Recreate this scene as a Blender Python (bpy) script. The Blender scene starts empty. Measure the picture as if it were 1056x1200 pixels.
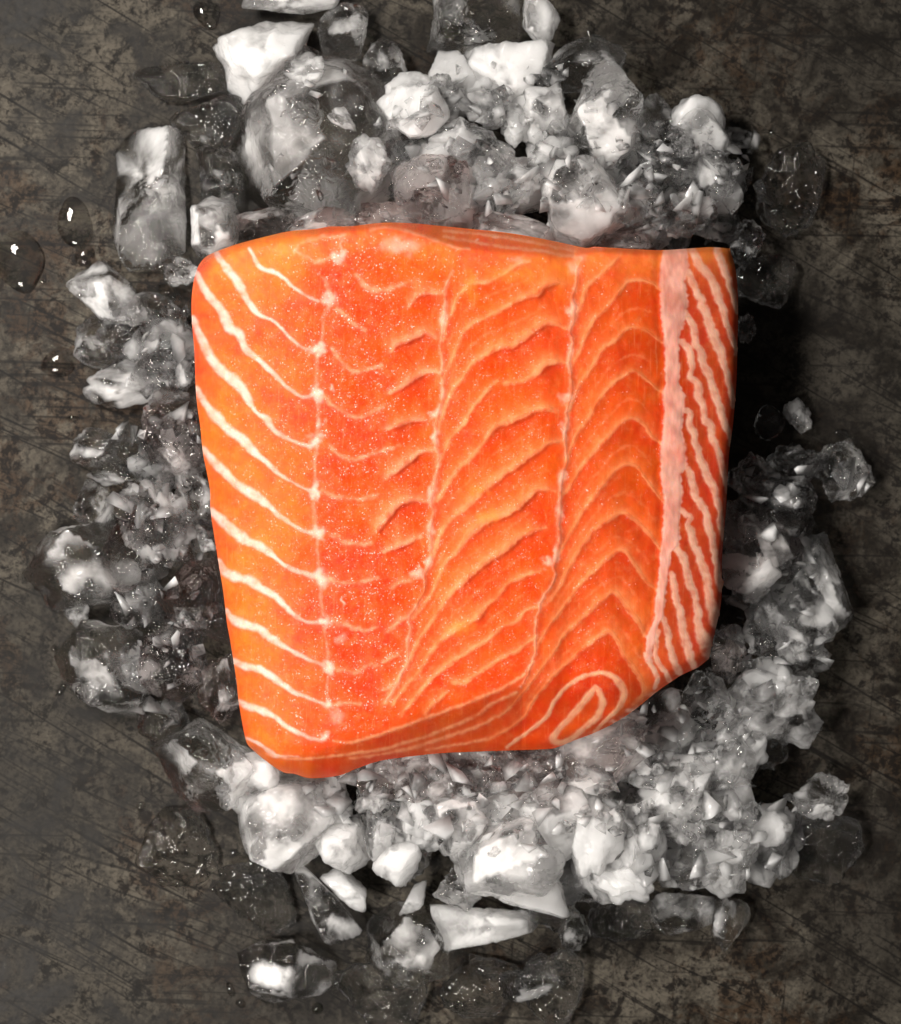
import bpy, math, random
import numpy as np
from mathutils import Vector

# ------------------------------------------------------------------ basics
S = 0.00024            # metres per photograph pixel in the plane of the fillet top
ZREF = 260.0           # that plane's height above the tabletop (in pixel units)
CAMH = 3660.0          # camera height (pixel units)
CX, CY = 528.0, 600.0

def unproject(px, py, z):
    """photograph position + height above the table (pixel units) -> metres"""
    k = (CAMH - z) / (CAMH - ZREF) * S
    return (np.asarray(px) - CX) * k, (CY - np.asarray(py)) * k, np.asarray(z) * S

scene = bpy.context.scene
col = scene.collection

# ------------------------------------------------------------------ camera
cam = bpy.data.cameras.new('camera')
cam_o = bpy.data.objects.new('camera', cam); col.objects.link(cam_o)
cam_o.location = (0, 0, CAMH * S)
cam.sensor_fit = 'HORIZONTAL'; cam.sensor_width = 36
cam.lens = 36 * (CAMH - ZREF) / 1056.0
cam.clip_start = 0.02; cam.clip_end = 20
cam.dof.use_dof = True
cam.dof.focus_distance = (CAMH - 205) * S
cam.dof.aperture_fstop = 14
scene.camera = cam_o

# ------------------------------------------------------------------ light
world = bpy.data.worlds.new('World'); scene.world = world
world.use_nodes = True
bg = world.node_tree.nodes['Background']
bg.inputs[0].default_value = (1.0, 0.96, 0.92, 1); bg.inputs[1].default_value = 0.06

def softbox(name, loc, target, w, h, power, colr):
    l = bpy.data.lights.new(name, 'AREA'); l.shape = 'RECTANGLE'
    l.size = w; l.size_y = h; l.energy = power; l.color = colr
    o = bpy.data.objects.new(name, l); col.objects.link(o)
    o.location = loc
    o.rotation_euler = (Vector(target) - Vector(loc)).to_track_quat('-Z', 'Y').to_euler()
    return o
softbox('softbox_lamp', (-0.29, 0.24, 0.56), (0, 0, 0.03), 0.12, 0.12, 4.35, (1.0, 0.955, 0.90))
softbox('softbox_lamp', (-0.28, -0.23, 0.57), (0, 0, 0.03), 0.12, 0.12, 3.7, (1.0, 0.955, 0.90))

scene.view_settings.view_transform = 'Standard'
scene.view_settings.look = 'None'
scene.view_settings.exposure = 0.0
scene.view_settings.gamma = 1.0
scene.view_settings.use_curve_mapping = False
scene.render.engine = 'CYCLES'
cy = scene.cycles
cy.use_denoising = True
cy.max_bounces = 9; cy.transmission_bounces = 8; cy.transparent_max_bounces = 7
cy.diffuse_bounces = 3; cy.glossy_bounces = 4
cy.caustics_refractive = True; cy.caustics_reflective = False
cy.sample_clamp_indirect = 10.0
cy.use_light_tree = False
cy.use_adaptive_sampling = True; cy.adaptive_threshold = 0.02
cy.blur_glossy = 0.5

# ------------------------------------------------------------------ helpers
def lin(r, g, b):
    f = lambda c: (c / 12.92) if c <= 0.04045 else ((c + 0.055) / 1.055) ** 2.4
    return np.array([f(r / 255), f(g / 255), f(b / 255)])

def sstep(a, b, x):
    t = np.clip((x - a) / (b - a), 0, 1)
    return t * t * (3 - 2 * t)

_rng = np.random.RandomState(7)
_perm = np.concatenate([_rng.permutation(256)] * 3)
_grad = _rng.normal(size=(256, 3)); _grad /= np.linalg.norm(_grad, axis=1)[:, None]

def perlin(p):
    """gradient noise, p (...,3) -> (...)"""
    p = np.asarray(p, float)
    i = np.floor(p).astype(int); f = p - i; i &= 255
    u = f * f * f * (f * (f * 6 - 15) + 10)
    out = 0
    for dx in (0, 1):
        wx = u[..., 0] if dx else 1 - u[..., 0]
        for dy in (0, 1):
            wy = u[..., 1] if dy else 1 - u[..., 1]
            for dz in (0, 1):
                wz = u[..., 2] if dz else 1 - u[..., 2]
                h = _perm[_perm[_perm[(i[..., 0] + dx) & 255] + ((i[..., 1] + dy) & 255)] + ((i[..., 2] + dz) & 255)]
                g = _grad[h]
                d = g[..., 0] * (f[..., 0] - dx) + g[..., 1] * (f[..., 1] - dy) + g[..., 2] * (f[..., 2] - dz)
                out = out + wx * wy * wz * d
    return out * 1.6

def noise2(x, y, sc, seed=0.0):
    return perlin(np.stack([x / sc, y / sc, np.full_like(x, seed + 0.37)], -1))

def mesh_from_arrays(name, verts, faces, smooth=True):
    me = bpy.data.meshes.new(name)
    verts = np.ascontiguousarray(verts, dtype=np.float32)
    faces = np.ascontiguousarray(faces, dtype=np.int32)
    n, k = faces.shape
    me.vertices.add(len(verts)); me.vertices.foreach_set('co', verts.ravel())
    me.loops.add(n * k); me.loops.foreach_set('vertex_index', faces.ravel())
    me.polygons.add(n)
    me.polygons.foreach_set('loop_start', np.arange(0, n * k, k, dtype=np.int32))
    if smooth:
        me.polygons.foreach_set('use_smooth', np.ones(n, dtype=bool))
    me.update(calc_edges=True)
    return me

def grid_faces(nu, nv):
    i = np.arange(nu - 1)[:, None]; j = np.arange(nv - 1)[None, :]
    a = i * nv + j
    return np.stack([a, a + 1, a + nv + 1, a + nv], -1).reshape(-1, 4)

def add_obj(name, me, mat, parent=None):
    o = bpy.data.objects.new(name, me); col.objects.link(o)
    if mat is not None and me is not None and not me.materials:
        me.materials.append(mat)
    if parent is not None:
        o.parent = parent
    return o

def tag(o, label=None, cat=None, group=None, kind=None):
    if label: o['label'] = label
    if cat: o['category'] = cat
    if group: o['group'] = group
    if kind: o['kind'] = kind
    return o

class NT:
    """tiny node-tree builder"""
    def __init__(self, name):
        self.m = bpy.data.materials.new(name); self.m.use_nodes = True
        self.t = self.m.node_tree; self.t.nodes.clear()
        self.out = self.t.nodes.new('ShaderNodeOutputMaterial')
    def n(self, kind, ins=None, **props):
        x = self.t.nodes.new('ShaderNode' + kind)
        for k, v in props.items(): setattr(x, k, v)
        for k, v in (ins or {}).items(): self.put(x.inputs[k], v)
        return x
    def put(self, sock, v):
        if isinstance(v, bpy.types.NodeSocket): self.t.links.new(v, sock)
        elif isinstance(v, bpy.types.Node): self.t.links.new(v.outputs[0], sock)
        else:
            if hasattr(v, '__len__') and len(v) == 3 and sock.type == 'RGBA': v = (*v, 1)
            sock.default_value = v
    def math(self, op, a, b=0.0, c=0.0):
        x = self.n('Math', operation=op); self.put(x.inputs[0], a); self.put(x.inputs[1], b); self.put(x.inputs[2], c)
        return x.outputs[0]
    def ramp(self, fac, a, b, lo=0.0, hi=1.0):
        x = self.n('MapRange', interpolation_type='SMOOTHSTEP')
        for i, v in enumerate((fac, a, b, lo, hi)): self.put(x.inputs[i], v)
        return x.outputs[0]
    def mix(self, fac, a, b, blend='MIX'):
        x = self.n('Mix', data_type='RGBA', blend_type=blend)
        self.put(x.inputs[0], fac); self.put(x.inputs[6], a); self.put(x.inputs[7], b)
        return x.outputs[2]
    def noise(self, vec, scale, detail=3, rough=0.5, dist=0.0):
        x = self.n('TexNoise', {'Scale': scale, 'Detail': detail, 'Roughness': rough, 'Distortion': dist})
        if vec is not None: self.put(x.inputs['Vector'], vec)
        return x.outputs[0]
    def done(self, surf, disp=None):
        self.t.links.new(surf if isinstance(surf, bpy.types.NodeSocket) else surf.outputs[0], self.out.inputs['Surface'])
        return self.m

# ------------------------------------------------------------------ tabletop: scratched, stained old steel
def metal_material():
    b = NT('scratched_steel')
    tc = b.n('TexCoord').outputs['Object']
    big = b.noise(tc, 16, 3, 0.6, 0.6)
    mid = b.noise(tc, 60, 5, 0.68, 0.6)
    fine = b.noise(tc, 700, 3, 0.7)
    base = b.mix(b.ramp(mid, 0.38, 0.62), lin(50, 45, 39), lin(114, 108, 99))
    rust = b.noise(tc, 110, 5, 0.75, 1.0)
    base = b.mix(b.math('MULTIPLY', b.ramp(b.math('ADD', rust, b.math('MULTIPLY', b.math('SUBTRACT', big, .5), 1.0)), 0.52, 0.66), 0.6), base, lin(84, 62, 43))
    spots = b.noise(tc, 330, 6, 0.82, 0.5)
    blot = b.math('ADD', spots, b.math('MULTIPLY', b.math('SUBTRACT', rust, .5), .8))
    base = b.mix(b.math('MULTIPLY', b.ramp(blot, 0.50, 0.60), 0.9), base, lin(20, 16, 13))
    base = b.mix(b.math('MULTIPLY', b.ramp(blot, 0.38, 0.22), 0.35), base, lin(178, 173, 158))
    base = b.mix(b.math('MULTIPLY', b.ramp(fine, 0.56, 0.36), .55), base, (0.004, 0.0035, 0.003))
    # long thin scratches in several directions
    sc = None
    for ang, sx, sy, lo, hi, amt, seed in ((2, 20, 700, 0.64, 0.72, 0.7, 1), (31, 14, 1000, 0.64, 0.71, 0.9, 2), (24, 24, 1100, 0.67, 0.73, 0.85, 5), (-84, 22, 900, 0.73, 0.78, 0.6, 3)):
        mp = b.n('Mapping', {'Vector': tc, 'Rotation': (0, 0, math.radians(ang)), 'Location': (seed * 3.1, seed * 1.7, seed * 0.9), 'Scale': (1, 1, 1)})
        mp = b.n('VectorMath', {0: mp.outputs[0], 1: (sx, sy, 1)}, operation='MULTIPLY')
        nz = b.noise(mp.outputs[0], 1.0, 1, 0.5, 0.2)
        m_ = b.math('MULTIPLY', b.ramp(b.math('ADD', nz, b.math('MULTIPLY', b.math('SUBTRACT', big, .5), .35 if seed % 2 else -.35)), lo, hi), amt)
        sc = m_ if sc is None else b.math('MAXIMUM', sc, m_)
    # a few long arcs, as left by a dragged rim
    sep = b.n('SeparateXYZ', {0: tc})
    wobble = b.math('MULTIPLY', b.math('SUBTRACT', big, 0.5), 0.006)
    patch = b.ramp(mid, 0.36, 0.56)
    left = b.ramp(sep.outputs[0], -0.03, 0.0, 1.0, 0.0)
    for cx, cy_, r, w in ((-0.030, 0.110, 0.2290, 0.00035), (0.045, 0.215, 0.345, 0.00028), (0.02, 0.16, 0.300, 0.00022), (-0.02, 0.05, 0.1905, 0.00022)):
        dx = b.math('SUBTRACT', sep.outputs[0], cx); dy = b.math('SUBTRACT', sep.outputs[1], cy_)
        rr = b.math('SQRT', b.math('ADD', b.math('MULTIPLY', dx, dx), b.math('MULTIPLY', dy, dy)))
        dd = b.math('ABSOLUTE', b.math('SUBTRACT', b.math('ADD', rr, wobble), r))
        line = b.math('MULTIPLY', b.ramp(dd, w * 0.4, w * 1.8, 1.0, 0.0), patch)
        sc = b.math('MAXIMUM', sc, b.math('MULTIPLY', line, b.math('MULTIPLY', left, 0.8)))
    base = b.mix(sc, base, lin(18, 15, 13))
    broad = b.noise(tc, 7.5, 2, 0.5, 0.4)
    base = b.mix(1.0, base, (0.60, 0.58, 0.54), 'MULTIPLY')
    base = b.mix(b.ramp(broad, 0.58, 0.40, 0.0, 0.62), base, (0.012, 0.0105, 0.009))
    rough = b.ramp(mid, 0.3, 0.7, 0.42, 0.62)
    bump = b.n('Bump', {'Strength': 0.3, 'Distance': 0.0001, 'Height': fine})
    p = b.n('BsdfPrincipled', {'Base Color': base, 'Roughness': rough, 'Specular IOR Level': 0.12, 'Normal': bump.outputs[0]})
    return b.done(p)

n = 61
gx, gy = np.meshgrid(np.linspace(-0.45, 0.45, n), np.linspace(-0.45, 0.45, n), indexing='ij')
gz = 0.00025 * noise2(gx, gy, 0.12, 3.0) - 0.0003
tabletop = add_obj('steel_tabletop', mesh_from_arrays('steel_tabletop', np.stack([gx, gy, gz], -1).reshape(-1, 3), grid_faces(n, n)[:, ::-1]), metal_material())
tag(tabletop, 'dark scratched and stained old steel surface under the ice', 'tabletop', kind='structure')

# ------------------------------------------------------------------ salmon fillet: traced outline and fat lines (photograph pixels)
OUT_LEFT = [(252,295),(239,303),(230,318),(225,345),(225,376),(228,413),(230,463),(235,502),(238,531),(246,573),(247,600),(253,640),(257,665),(262,696),(266,730),(270,752),(277,796),(280,824),(287,863),(292,875),(301,882)]
OUT_BOTTOM = [(301,882),(316,895),(332,905),(345,907),(364,912),(396,909),(417,901),(440,893),(461,889),(512,883),(563,880.5),(637,878),(655,875),(672,868),(696,859),(722,846),(742,833),(768,812),(785,800),(799,791),(818,782),(831,772)]
OUT_RIGHT = [(855,291),(862,316),(865,355),(864,415),(863,449),(859,498),(854.5,532),(852,575),(851,595),(848.6,624),(846,658),(846,692),(844,714),(838,740),(834,757),(831,772)]
OUT_TOP = [(252,295),(278,286),(312,277),(339,271),(368,268.5),(387,265.5),(412,265),(447,261),(480,261.5),(510,264),(554,268.5),(588,272),(615,276),(639,280.5),(665,286),(687,290.5),(695,289),(707,289.6),(746,292),(775,293),(809,291),(833,289.6),(855,291)]
RIDGE_TOP = [(225,330),(252,302),(278,293),(312,285),(340,281),(380,276),(412,271),(435,269.5),(455,268),(476,271.5),(506,280),(532,289),(550,293),(588,295),(622,297),(673,303),(692,297),(707,294),(746,296),(809,294),(865,292)]
RIDGE_BOT = [(280,868),(301,872),(318,878),(335,881),(366,880),(391,875),(415,868),(444,860),(495,842.5),(546,824),(585,810),(612,800),(640,800),(680,806),(720,806),(755,796),(790,786),(820,776),(835,772)]

# each: (x, y, width)
L_LINES = [
 [(292,291,2.5),(305,313,4),(326,321,3.5),(353,343.5,2.2),(373,353,2.5)],
 [(253,297,6),(265,313,7),(280,332,8),(288,349,7),(302,367,4.5),(320.5,376,3),(339,395,2.5),(356,408,3),(373,408,5)],
 [(230,320,5),(242,342,7),(259,364,9),(269,384,10),(280,391,9),(288,410,7),(302,421,4.5),(320,437,4),(339,456,3),(356,465,3),(372,461,5)],
 [(226,372.5,5),(235,395,7),(248,420,9),(261,435,9),(276,447,10),(288,463,8),(297,479,3.5),(304,486,3),(312,490,6),(320.5,503.5,5),(339,515,3),(360,522,3),(370,517,5)],
 [(230,456,6),(242,474.5,8),(256,491.5,9.5),(271,506,9.5),(285,515.5,10),(295,527,7.5),(312,541,5),(326,555,3.5),(343,565,1.6),(356,572,1.8),(368,577,5)],
 [(238,526,6),(254,545,8),(273,563,9),(292,577,9.5),(303,583,8),(316,594,6),(329,605.5,4),(346,617,3.5),(360,623.5,3),(372,624,4)],
 [(248,599,7),(259,609,9),(276,624,9.5),(288,633,9.5),(300,638,8),(315.5,647,6.5),(329,659,3),(343,667,4),(360,673,5),(375,677,5)],
 [(257,657,5),(264,670,8.5),(278,677,9),(293,681,9),(305,689,7),(322,699,6.5),(338,715,5),(353,726,3.5),(368,730,3),(378.5,728,5)],
 [(265,715,4),(274.5,727,8),(288,732.5,8.5),(303,737,7.5),(317,747,6.5),(332,757.5,5),(352,768,3.5),(369,776,3),(385,782,4)],
 [(274.5,774,5),(285.5,781,7.5),(299,782,7),(313,788.5,7),(328,800,6),(345,811,3.5),(366,820,2.5),(385,827,3)],
 [(280.5,822,4.5),(292,828,6.5),(308,833,7),(323,840.5,4.5),(337,852,4),(354,861,4),(374,867,3.5),(381,863,5)],
 [(289,865,2),(301,870,2.5),(309,875,3),(318,883,4.5),(328,886,2.5),(350,886.5,1.2)],
]
SPINE = [(379.5,326.5,3),(389,350,4),(380,369,3),(377,395,3),(374,408,3),(371,437,3),(372,462,3.5),(373.5,485,3),(371,515.5,3),(369,545,2),(368,573,3),(368,600,3),(372,624,3),(372,648,2.5),(375,677,3),(377,710,3),(379,728,3),(381,742,2.5),(383,754,1.5),(385,781,3),(383.6,808,1.8),(385,829,2)]
NODES = [(386,350,9,8,.8),(373,409,9,5,1),(372,461,6,8,1),(369,517,8,7,.9),(370,576,5,9,1),(373,623,9,7,1),(376,677,8,9,1),(379,729,8,5,1),(385,782,6,7,.9),(385,827,4,5,.8),(381,863,5,5,.9),
         (396,301,9,6,.8),(470,288,26,9,.6),(402,289,3,12,.4),(403,704,2.5,7,.8),(388,454,3,4,.7),(376,495,4,6,.6),(378,509,6,5,.6),(606,303,10,4,.3),(400,750,8,5,.35),(395,840,10,8,.35),
         (560,281,2.5,3,.8),(580,278,5,2,.6)]
U_LINES = [
 [(395.6,362,3),(413,378,3.5),(428,386,3)],
 [(418,323,3),(431,337,6),(450,340,6),(465.5,336,4),(486,330,3)],
 [(389,408,3),(401,424,4),(414,435,4),(428,434,4),(447,427.5,3)],
 [(378.5,464,3),(395.6,478,3.5),(414,488,4),(430,487,4),(450,476,3)],
 [(387,522,3),(402,536,3.5),(416,538,4),(433,534,3.5),(452,527,3),(469,522,2)],
 [(378.5,575,4),(390.5,582,4),(421,584.5,3.5),(443,578.5,3)],
 [(389,626,4),(411,638,4),(435,636,3)],
 [(383.6,679,5),(412.6,683,3.5),(443,677,3)],
 [(385,725,4),(404,732,5),(426,738.6,3),(443,735,2)],
 [(385,782,4),(405,786,3.5),(418.5,787,3.5),(430.5,781,3),(445,780,2)],
 [(385,827,3),(405,823.5,2.5),(422,825,2.5)],
 [(345,294,3),(356,284,4),(375,278,3.5),(405,275,2.5)],
 [(345,294,3),(360,301,3),(375,307,4),(395,300,4)],
]
LIPS = [
 [(479,359,2),(488,347,5),(496,342,6),(506,342,5),(516.6,343.5,3)],
 [(458.7,412,3),(464,403,7),(476,398,8),(488,393,8),(499.6,388,7),(511.5,396,4)],
 [(457,460,3),(469,454,6),(481,444,8),(493,437,8),(505,434.5,5),(516.6,437,3)],
 [(453.5,503.5,3),(465.5,497,6),(479,492.5,7),(489,491,6),(503,492,4)],
 [(453.5,560,4),(467,548,8),(481,537.6,7),(489,531,6),(499.6,528.5,4),(511.5,528,3)],
 [(439,624,5),(445,616,8),(457,600,8),(466,590,9),(479,585,8),(493,586,5),(505,589,3)],
 [(450,646,3),(464,640,7),(479,634,6),(493,629,3)],
 [(458.7,689,2),(472,682,3.5),(482.5,680.6,3)],
 [(455,740,2),(465.5,730,4),(479,721.5,3)],
 [(449,776,2),(458,772,3.5),(466,767,2.5)],
 [(449,808,2),(457,805,3.5),(463,800,2.5)],
]
SEAM1 = [(531,318,2),(524,330,3),(522,345,3),(521,360,4),(520,374,5),(519,392,3),(518,415,3),(517,437,3.5),(519,455,4),(517,475,4),(512,490,4),(511,512,5),(511,528,3.5),(514,540,3),(511,560,4),(507,580,6),(505,590,4),(507,605,4),(504,625,6),(505,645,4),(503,660,6),(498,672,3),(497,690,2.5),(489,707,2.5),(481,720,3),(480,740,2.5),(477,757,2.5),(478,772,2.5),(470,793,2.5),(462,808,2.5),(452,824,2.5)]
SEAM2 = [(686,300,3),(678.5,311,4),(675,331.6,3.5),(672,349,4),(672,366,7),(668,386,3.5),(670,405,3),(667,425,3.5),(669,440,3.5),(668,463,5),(665,478,3.5),(664,497,5),(662,515.5,3.5),(664.5,529,3),(660,556,4),(657,577,4),(657,594,5),(654,614,5),(655.6,636,5),(650.5,657,5),(649,679,3),(640,697,3),(632,711,3),(628,733,2.5),(628,757,2.5),(623,779,2.5),(610,805,2.5)]
SEAM_NODES = [(519,372,5,9,.8),(510,484,7,6,.85),(510,514,4,10,.85),(506,578,5,9,.7),(504,620,5,11,.7),(502,659,4,8,.9),(489,672,7,6,.85),(518,460,4,10,.4),
              (671,362,6,9,.85),(664,467,8,6,.85),(662,505,4,10,.85),(658,562,5,10,.7),(656,600,5,10,.7),(653,646,4,9,.85),(642,658,7,6,.85),(668,410,4,10,.4),(672,312,7,9,.55),(680,302,6,5,.5)]
M_LINES = [
 [(520,396,2.5),(523,379,3),(530,366,3),(535,350,3),(545.6,338,3),(554,331,4),(571,330,4),(592,320,4),(606,311,3),(620.6,305,4)],
 [(517,448,2.5),(523,436,3.5),(530,420,4),(537,403,4.5),(545.6,386,4),(559,376,4),(576,369,4.5),(593,359,5),(612,349,6),(629,343.5,8),(636,336,8),(646,331,7),(661.5,333,4)],
 [(514,502,2.5),(519,485,3),(525.6,468,3.5),(532,454,4),(542.6,443,4),(553,427,4),(564,418,5),(576,410,8),(588,404.5,8),(600,405.5,7),(612,396,9),(622,388,9.5),(636,379,9),(649.6,378,8),(663,384.5,4)],
 [(514,546,2.5),(520.5,531,3),(527,515.5,4),(541,500,4.5),(553,480,4),(568,461,4.5),(582,445.6,2)],
 [(592,450,4),(612,447,6),(626,439,8),(635,429,9),(648,423.5,7),(664,425,4)],
 [(512,587,3),(520.5,573,4),(534,553,4),(551,537.6,5),(566.5,519,4.5),(577,503,6),(595.5,493,8),(612.5,486.5,8),(626,480.5,8),(641,479,6),(653,482,3)],
 [(508,650,4),(516,628,5.5),(526,611,5),(541,597,6),(558,583,9),(573,568,9),(589,556,6),(606,544.5,8),(619,534,8),(633,526,7),(641.5,519,5),(660,517,3)],
 [(483,725,3),(495,711,4),(507,694,3),(516,672,3.5),(526,655,4.5),(538,643,6),(552,624,10),(572,609,10),(592,602,9),(608,592,9),(619,581,8),(627,573.5,7),(637,572.6,6),(650,575,3)],
 [(452,823.5,2.5),(466,798,3),(478,777.5,3),(487,757,3.5),(499,738,3.5),(514,716,5),(528,696,6.5),(543,680.6,8),(560,665,8),(579,651,8),(591,643,9),(606,629.5,8),(621.5,622.6,7),(640,618,2)],
 [(461,825,2.5),(476.5,803,3.5),(492,786,4),(510,757,4.5),(534,737,8),(558,724,8),(572,708,4),(582,701,4),(596,684,4),(616,674,3.5),(633.5,669,3)],
 [(470,839,2.5),(487,817,4),(505.5,796,5),(526,779,5),(546,765.6,4.5),(563,755,4),(580,743,3),(589,733.5,3),(606,728,3.5),(616,716,3),(632,711,3)],
 [(531,800,4),(543,800,4.5),(562,787.5,4),(585.6,772.4,3),(606,762,3),(628,747,3)],
 [(498.7,837,3),(509,823.5,5),(524,811.6,3)],
]
R_LINES = [
 [(672,371,3),(680,359,3.5),(687,338,4),(697,328,4),(707,319.5,3.5),(727.5,297,4)],
 [(670,429,3),(678.6,413.5,4),(690,385,5),(698.5,371,4),(712,359,4),(729,338,4),(738,328.5,3),(755,329,1.8),(767,333,1.6),(775,340,1.4)],
 [(665.5,488,3),(670.5,471,3),(679,451,4),(690,437,4),(695,428.6,4),(705,410,4.5),(721,398,4),(738,383.5,3),(751,386,2),(760,389,1.4),(776,402,1)],
 [(664,538,3),(670.5,522,3.5),(679,503.5,4),(690,489,4),(700,471,4),(715.6,452,4),(731,440,3.5),(742,434.5,3),(752,440,2.4),(765,452,1.8),(775,459,1.4)],
 [(658,579,3),(667,572,3.5),(679,550,4),(690,536,5),(709,515,5.5),(722.4,500,5),(736,490.5,4),(745,491,4),(755,498,3.5),(763,510,3),(775,520,2)],
 [(656,648,3),(668,625,4),(680,604,4.5),(690,588.6,5),(709,565,5),(722.4,549,4.5),(736,544,4),(747,547,3),(756.5,561,2.2),(767,575,2),(778.7,588.6,2)],
 [(637,709,4),(654,691,4.5),(668,662,5),(690,627.5,5),(700,617,5),(721,603.6,5),(732.6,601,4.5),(755,619,4),(768,636,3),(776,647,2.4)],
 [(628,760,2.5),(635,748,3),(642,735,3),(662,709,4),(680,684,4.5),(698,667,5),(714,651,5),(731,645,4.5),(746,665,4),(758,682,3.5),(770,692,2.5)],
 [(577,842,2.5),(591,835.5,2.5),(613,812,3),(623,799,3),(639,777,3.5),(654,756,4),(662,743,4),(688,718,5),(707,701,5.5),(720.6,694,6),(738,716,7),(751,732,6),(756,745,4)],
 [(570,867,2),(594,856,2.5),(614.5,839,3),(622,826,3),(637,805,3.5),(655,785,4),(677,766,5),(695,750,5.5),(712,740,5.5),(720,744,5.5),(731,766,6),(743,783,6),(753,801.5,6),(754,813,5),(742,826,4)],
 [(594,876,3),(616,859,3),(633,847,3.5),(642,837,4),(650,822,4),(662,806.5,4),(683,793,4),(703,788.6,4),(718.6,793,6),(729,805,8),(731,815,8),(725,830,5),(713,842,4),(696,858,3)],
 [(698,805,5),(686,820,6.5),(671,837,6),(657,852.5,6),(648,865,7),(655.5,870,6),(671,864.5,5),(688,851,5),(701,838,7),(706,823.5,7),(701,809,5),(698,805,5)],
]
S_LINES = [
 [(840,290,7),(847,309,8),(853.7,330,6.5),(860,350,6),(864,366,4)],
 [(811,293,9),(819.6,311,9),(833,326,9),(842,347,9),(850,370.6,7),(858,396,6),(863,415,4)],
 [(807,318,6),(813,333,7),(819.6,350,9),(828,370.6,9),(835,391,10),(845,415,9),(852,440,7),(856,456,6),(861,476,4)],
 [(804,366,7),(808,376,7),(813,386,8),(816,404,8),(822,412,8),(825,428,8),(830,438,9),(836.6,455.6,8),(842,474,8),(850,498,7),(857,521,4)],
 [(799,401,7),(807,413,8),(811,427,6),(807.6,441,6),(817,449,8),(818,464,8),(824,474,7),(825,490,7),(832,498,8),(834,513,7),(840,525.5,7),(845,541,6),(850,563,5),(853,577,4)],
 [(802,480,5),(809,483,6),(808,497,7),(814,509,7),(814,519,6),(819,526,7),(820,538,8),(828,553,8),(836.6,571.5,8),(842,588.6,6),(845,612,6),(847,632,4)],
 [(806,550,7),(811,566,8),(815,581,8),(821,590,8),(827,600,8),(831,619,8),(836.6,641,7),(840,665,7),(844.5,690,8)],
 [(799,598,6),(805,604,6),(809,607,6),(806,615,5),(810,622,7),(813,636,8),(821,656.5,8),(826.5,675,8),(830,696,9),(835,713,12),(841,730,13)],
 [(791,640,8),(799,648,8),(802.5,663,8),(807.6,682,8),(813,696,8),(817,714.5,7.5),(819,731.5,9),(824,748,14),(830,764,14)],
 [(787,672,6),(791,685.5,7.5),(793,706,7),(799,719.6,8),(801,740,8),(806,757,9),(809,772,9),(813,781,7)],
 [(779,726,6),(782,740,6.5),(783.5,755.5,7),(788,772,7),(795,788,7)],
 [(770,740,6),(768,758,5),(772,776,5),(779,787,5),(785,797,4)],
 [(756,766,4),(762,779,4.5),(770,792,5),(767,806,4)],
]
def between(a, b, t):
    # a faint secondary line part-way between two neighbouring ones
    p = np.array(a, float); q = np.array(b, float)
    k = 9
    pa = np.stack([np.interp(np.linspace(0, 1, k), np.linspace(0, 1, len(p)), p[:, i]) for i in (0, 1)], -1)
    qa = np.stack([np.interp(np.linspace(0, 1, k), np.linspace(0, 1, len(q)), q[:, i]) for i in (0, 1)], -1)
    return [(x, y, 1.6) for x, y in pa * (1 - t) + qa * t][1:-1]
FAINT = [between(R_LINES[i], R_LINES[i + 1], t) for i in range(1, 9) for t in (.58,)] + [between(M_LINES[i], M_LINES[i + 1], .5) for i in (0, 1, 5, 6, 7, 8, 9)]
T_LINES = [
 [(520,277,2.5),(545.6,282,3),(588,289,2.5),(622,292.5,3),(673,301,3)],
 [(520,270,2.5),(571,275,2.5),(614,282,2.5),(673,294,2.5)],
 [(435,268.5,2.5),(455,266.5,2.5),(475.6,270.5,3),(506,279.5,3),(532,289,3),(550,292.5,2.5)],
]
B_LINES = [
 [(410,884,2),(453,877,2.5),(495,864.5,2.5),(512,858,2.5),(555,840.6,3),(577,825,3),(606,812,2.5)],
 [(410,889,2),(440,885,2),(478,878,3),(521,864.5,3),(555,853,3),(577,843,2.5)],
 [(500,879,2),(540,872,2.5),(570,866,2.5)],
 [(312,884,2),(335,889,2),(366,889,2),(396,885.5,2),(425,881,2)],
 [(391,868,2),(410,870,2.5),(444,861,3),(495,843.5,3),(546,824.5,3),(585,808,3),(611,793,3),(625,775,2.5)],
]
BAND_L = [(778,292),(773,316),(773.5,341),(775,372),(778.7,398),(779,423),(780,449),(776,461),(778.5,486),(774,525),(774,558),(778.6,588),(777,615),(773.5,646),(772,675),(768.4,701),(767,726),(757,747),(757,775)]
BAND_R = [(806,292),(806,319),(803,328),(807,352),(802.5,376),(797,393),(797,423),(796,449),(804,464),(801,481),(799,507),(805,525),(805,549),(799,555),(799,590),(797,609),(797,622),(797,638),(786,648),(784,675),(780,696),(778,723),(770,735),(764,775)]

X0, Y0, X1, Y1 = 215, 250, 876, 922
RES = 1.0
xs = np.arange(X0, X1 + 1, RES); ys = np.arange(Y0, Y1 + 1, RES)
PX, PY = np.meshgrid(xs, ys)              # [row, col]

def interp_y(pts, x): p = np.array(pts, float); o = np.argsort(p[:, 0], kind='stable'); return np.interp(x, p[o, 0], p[o, 1])
def interp_x(pts, y): p = np.array(pts, float); o = np.argsort(p[:, 1], kind='stable'); return np.interp(y, p[o, 1], p[o, 0])

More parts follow.
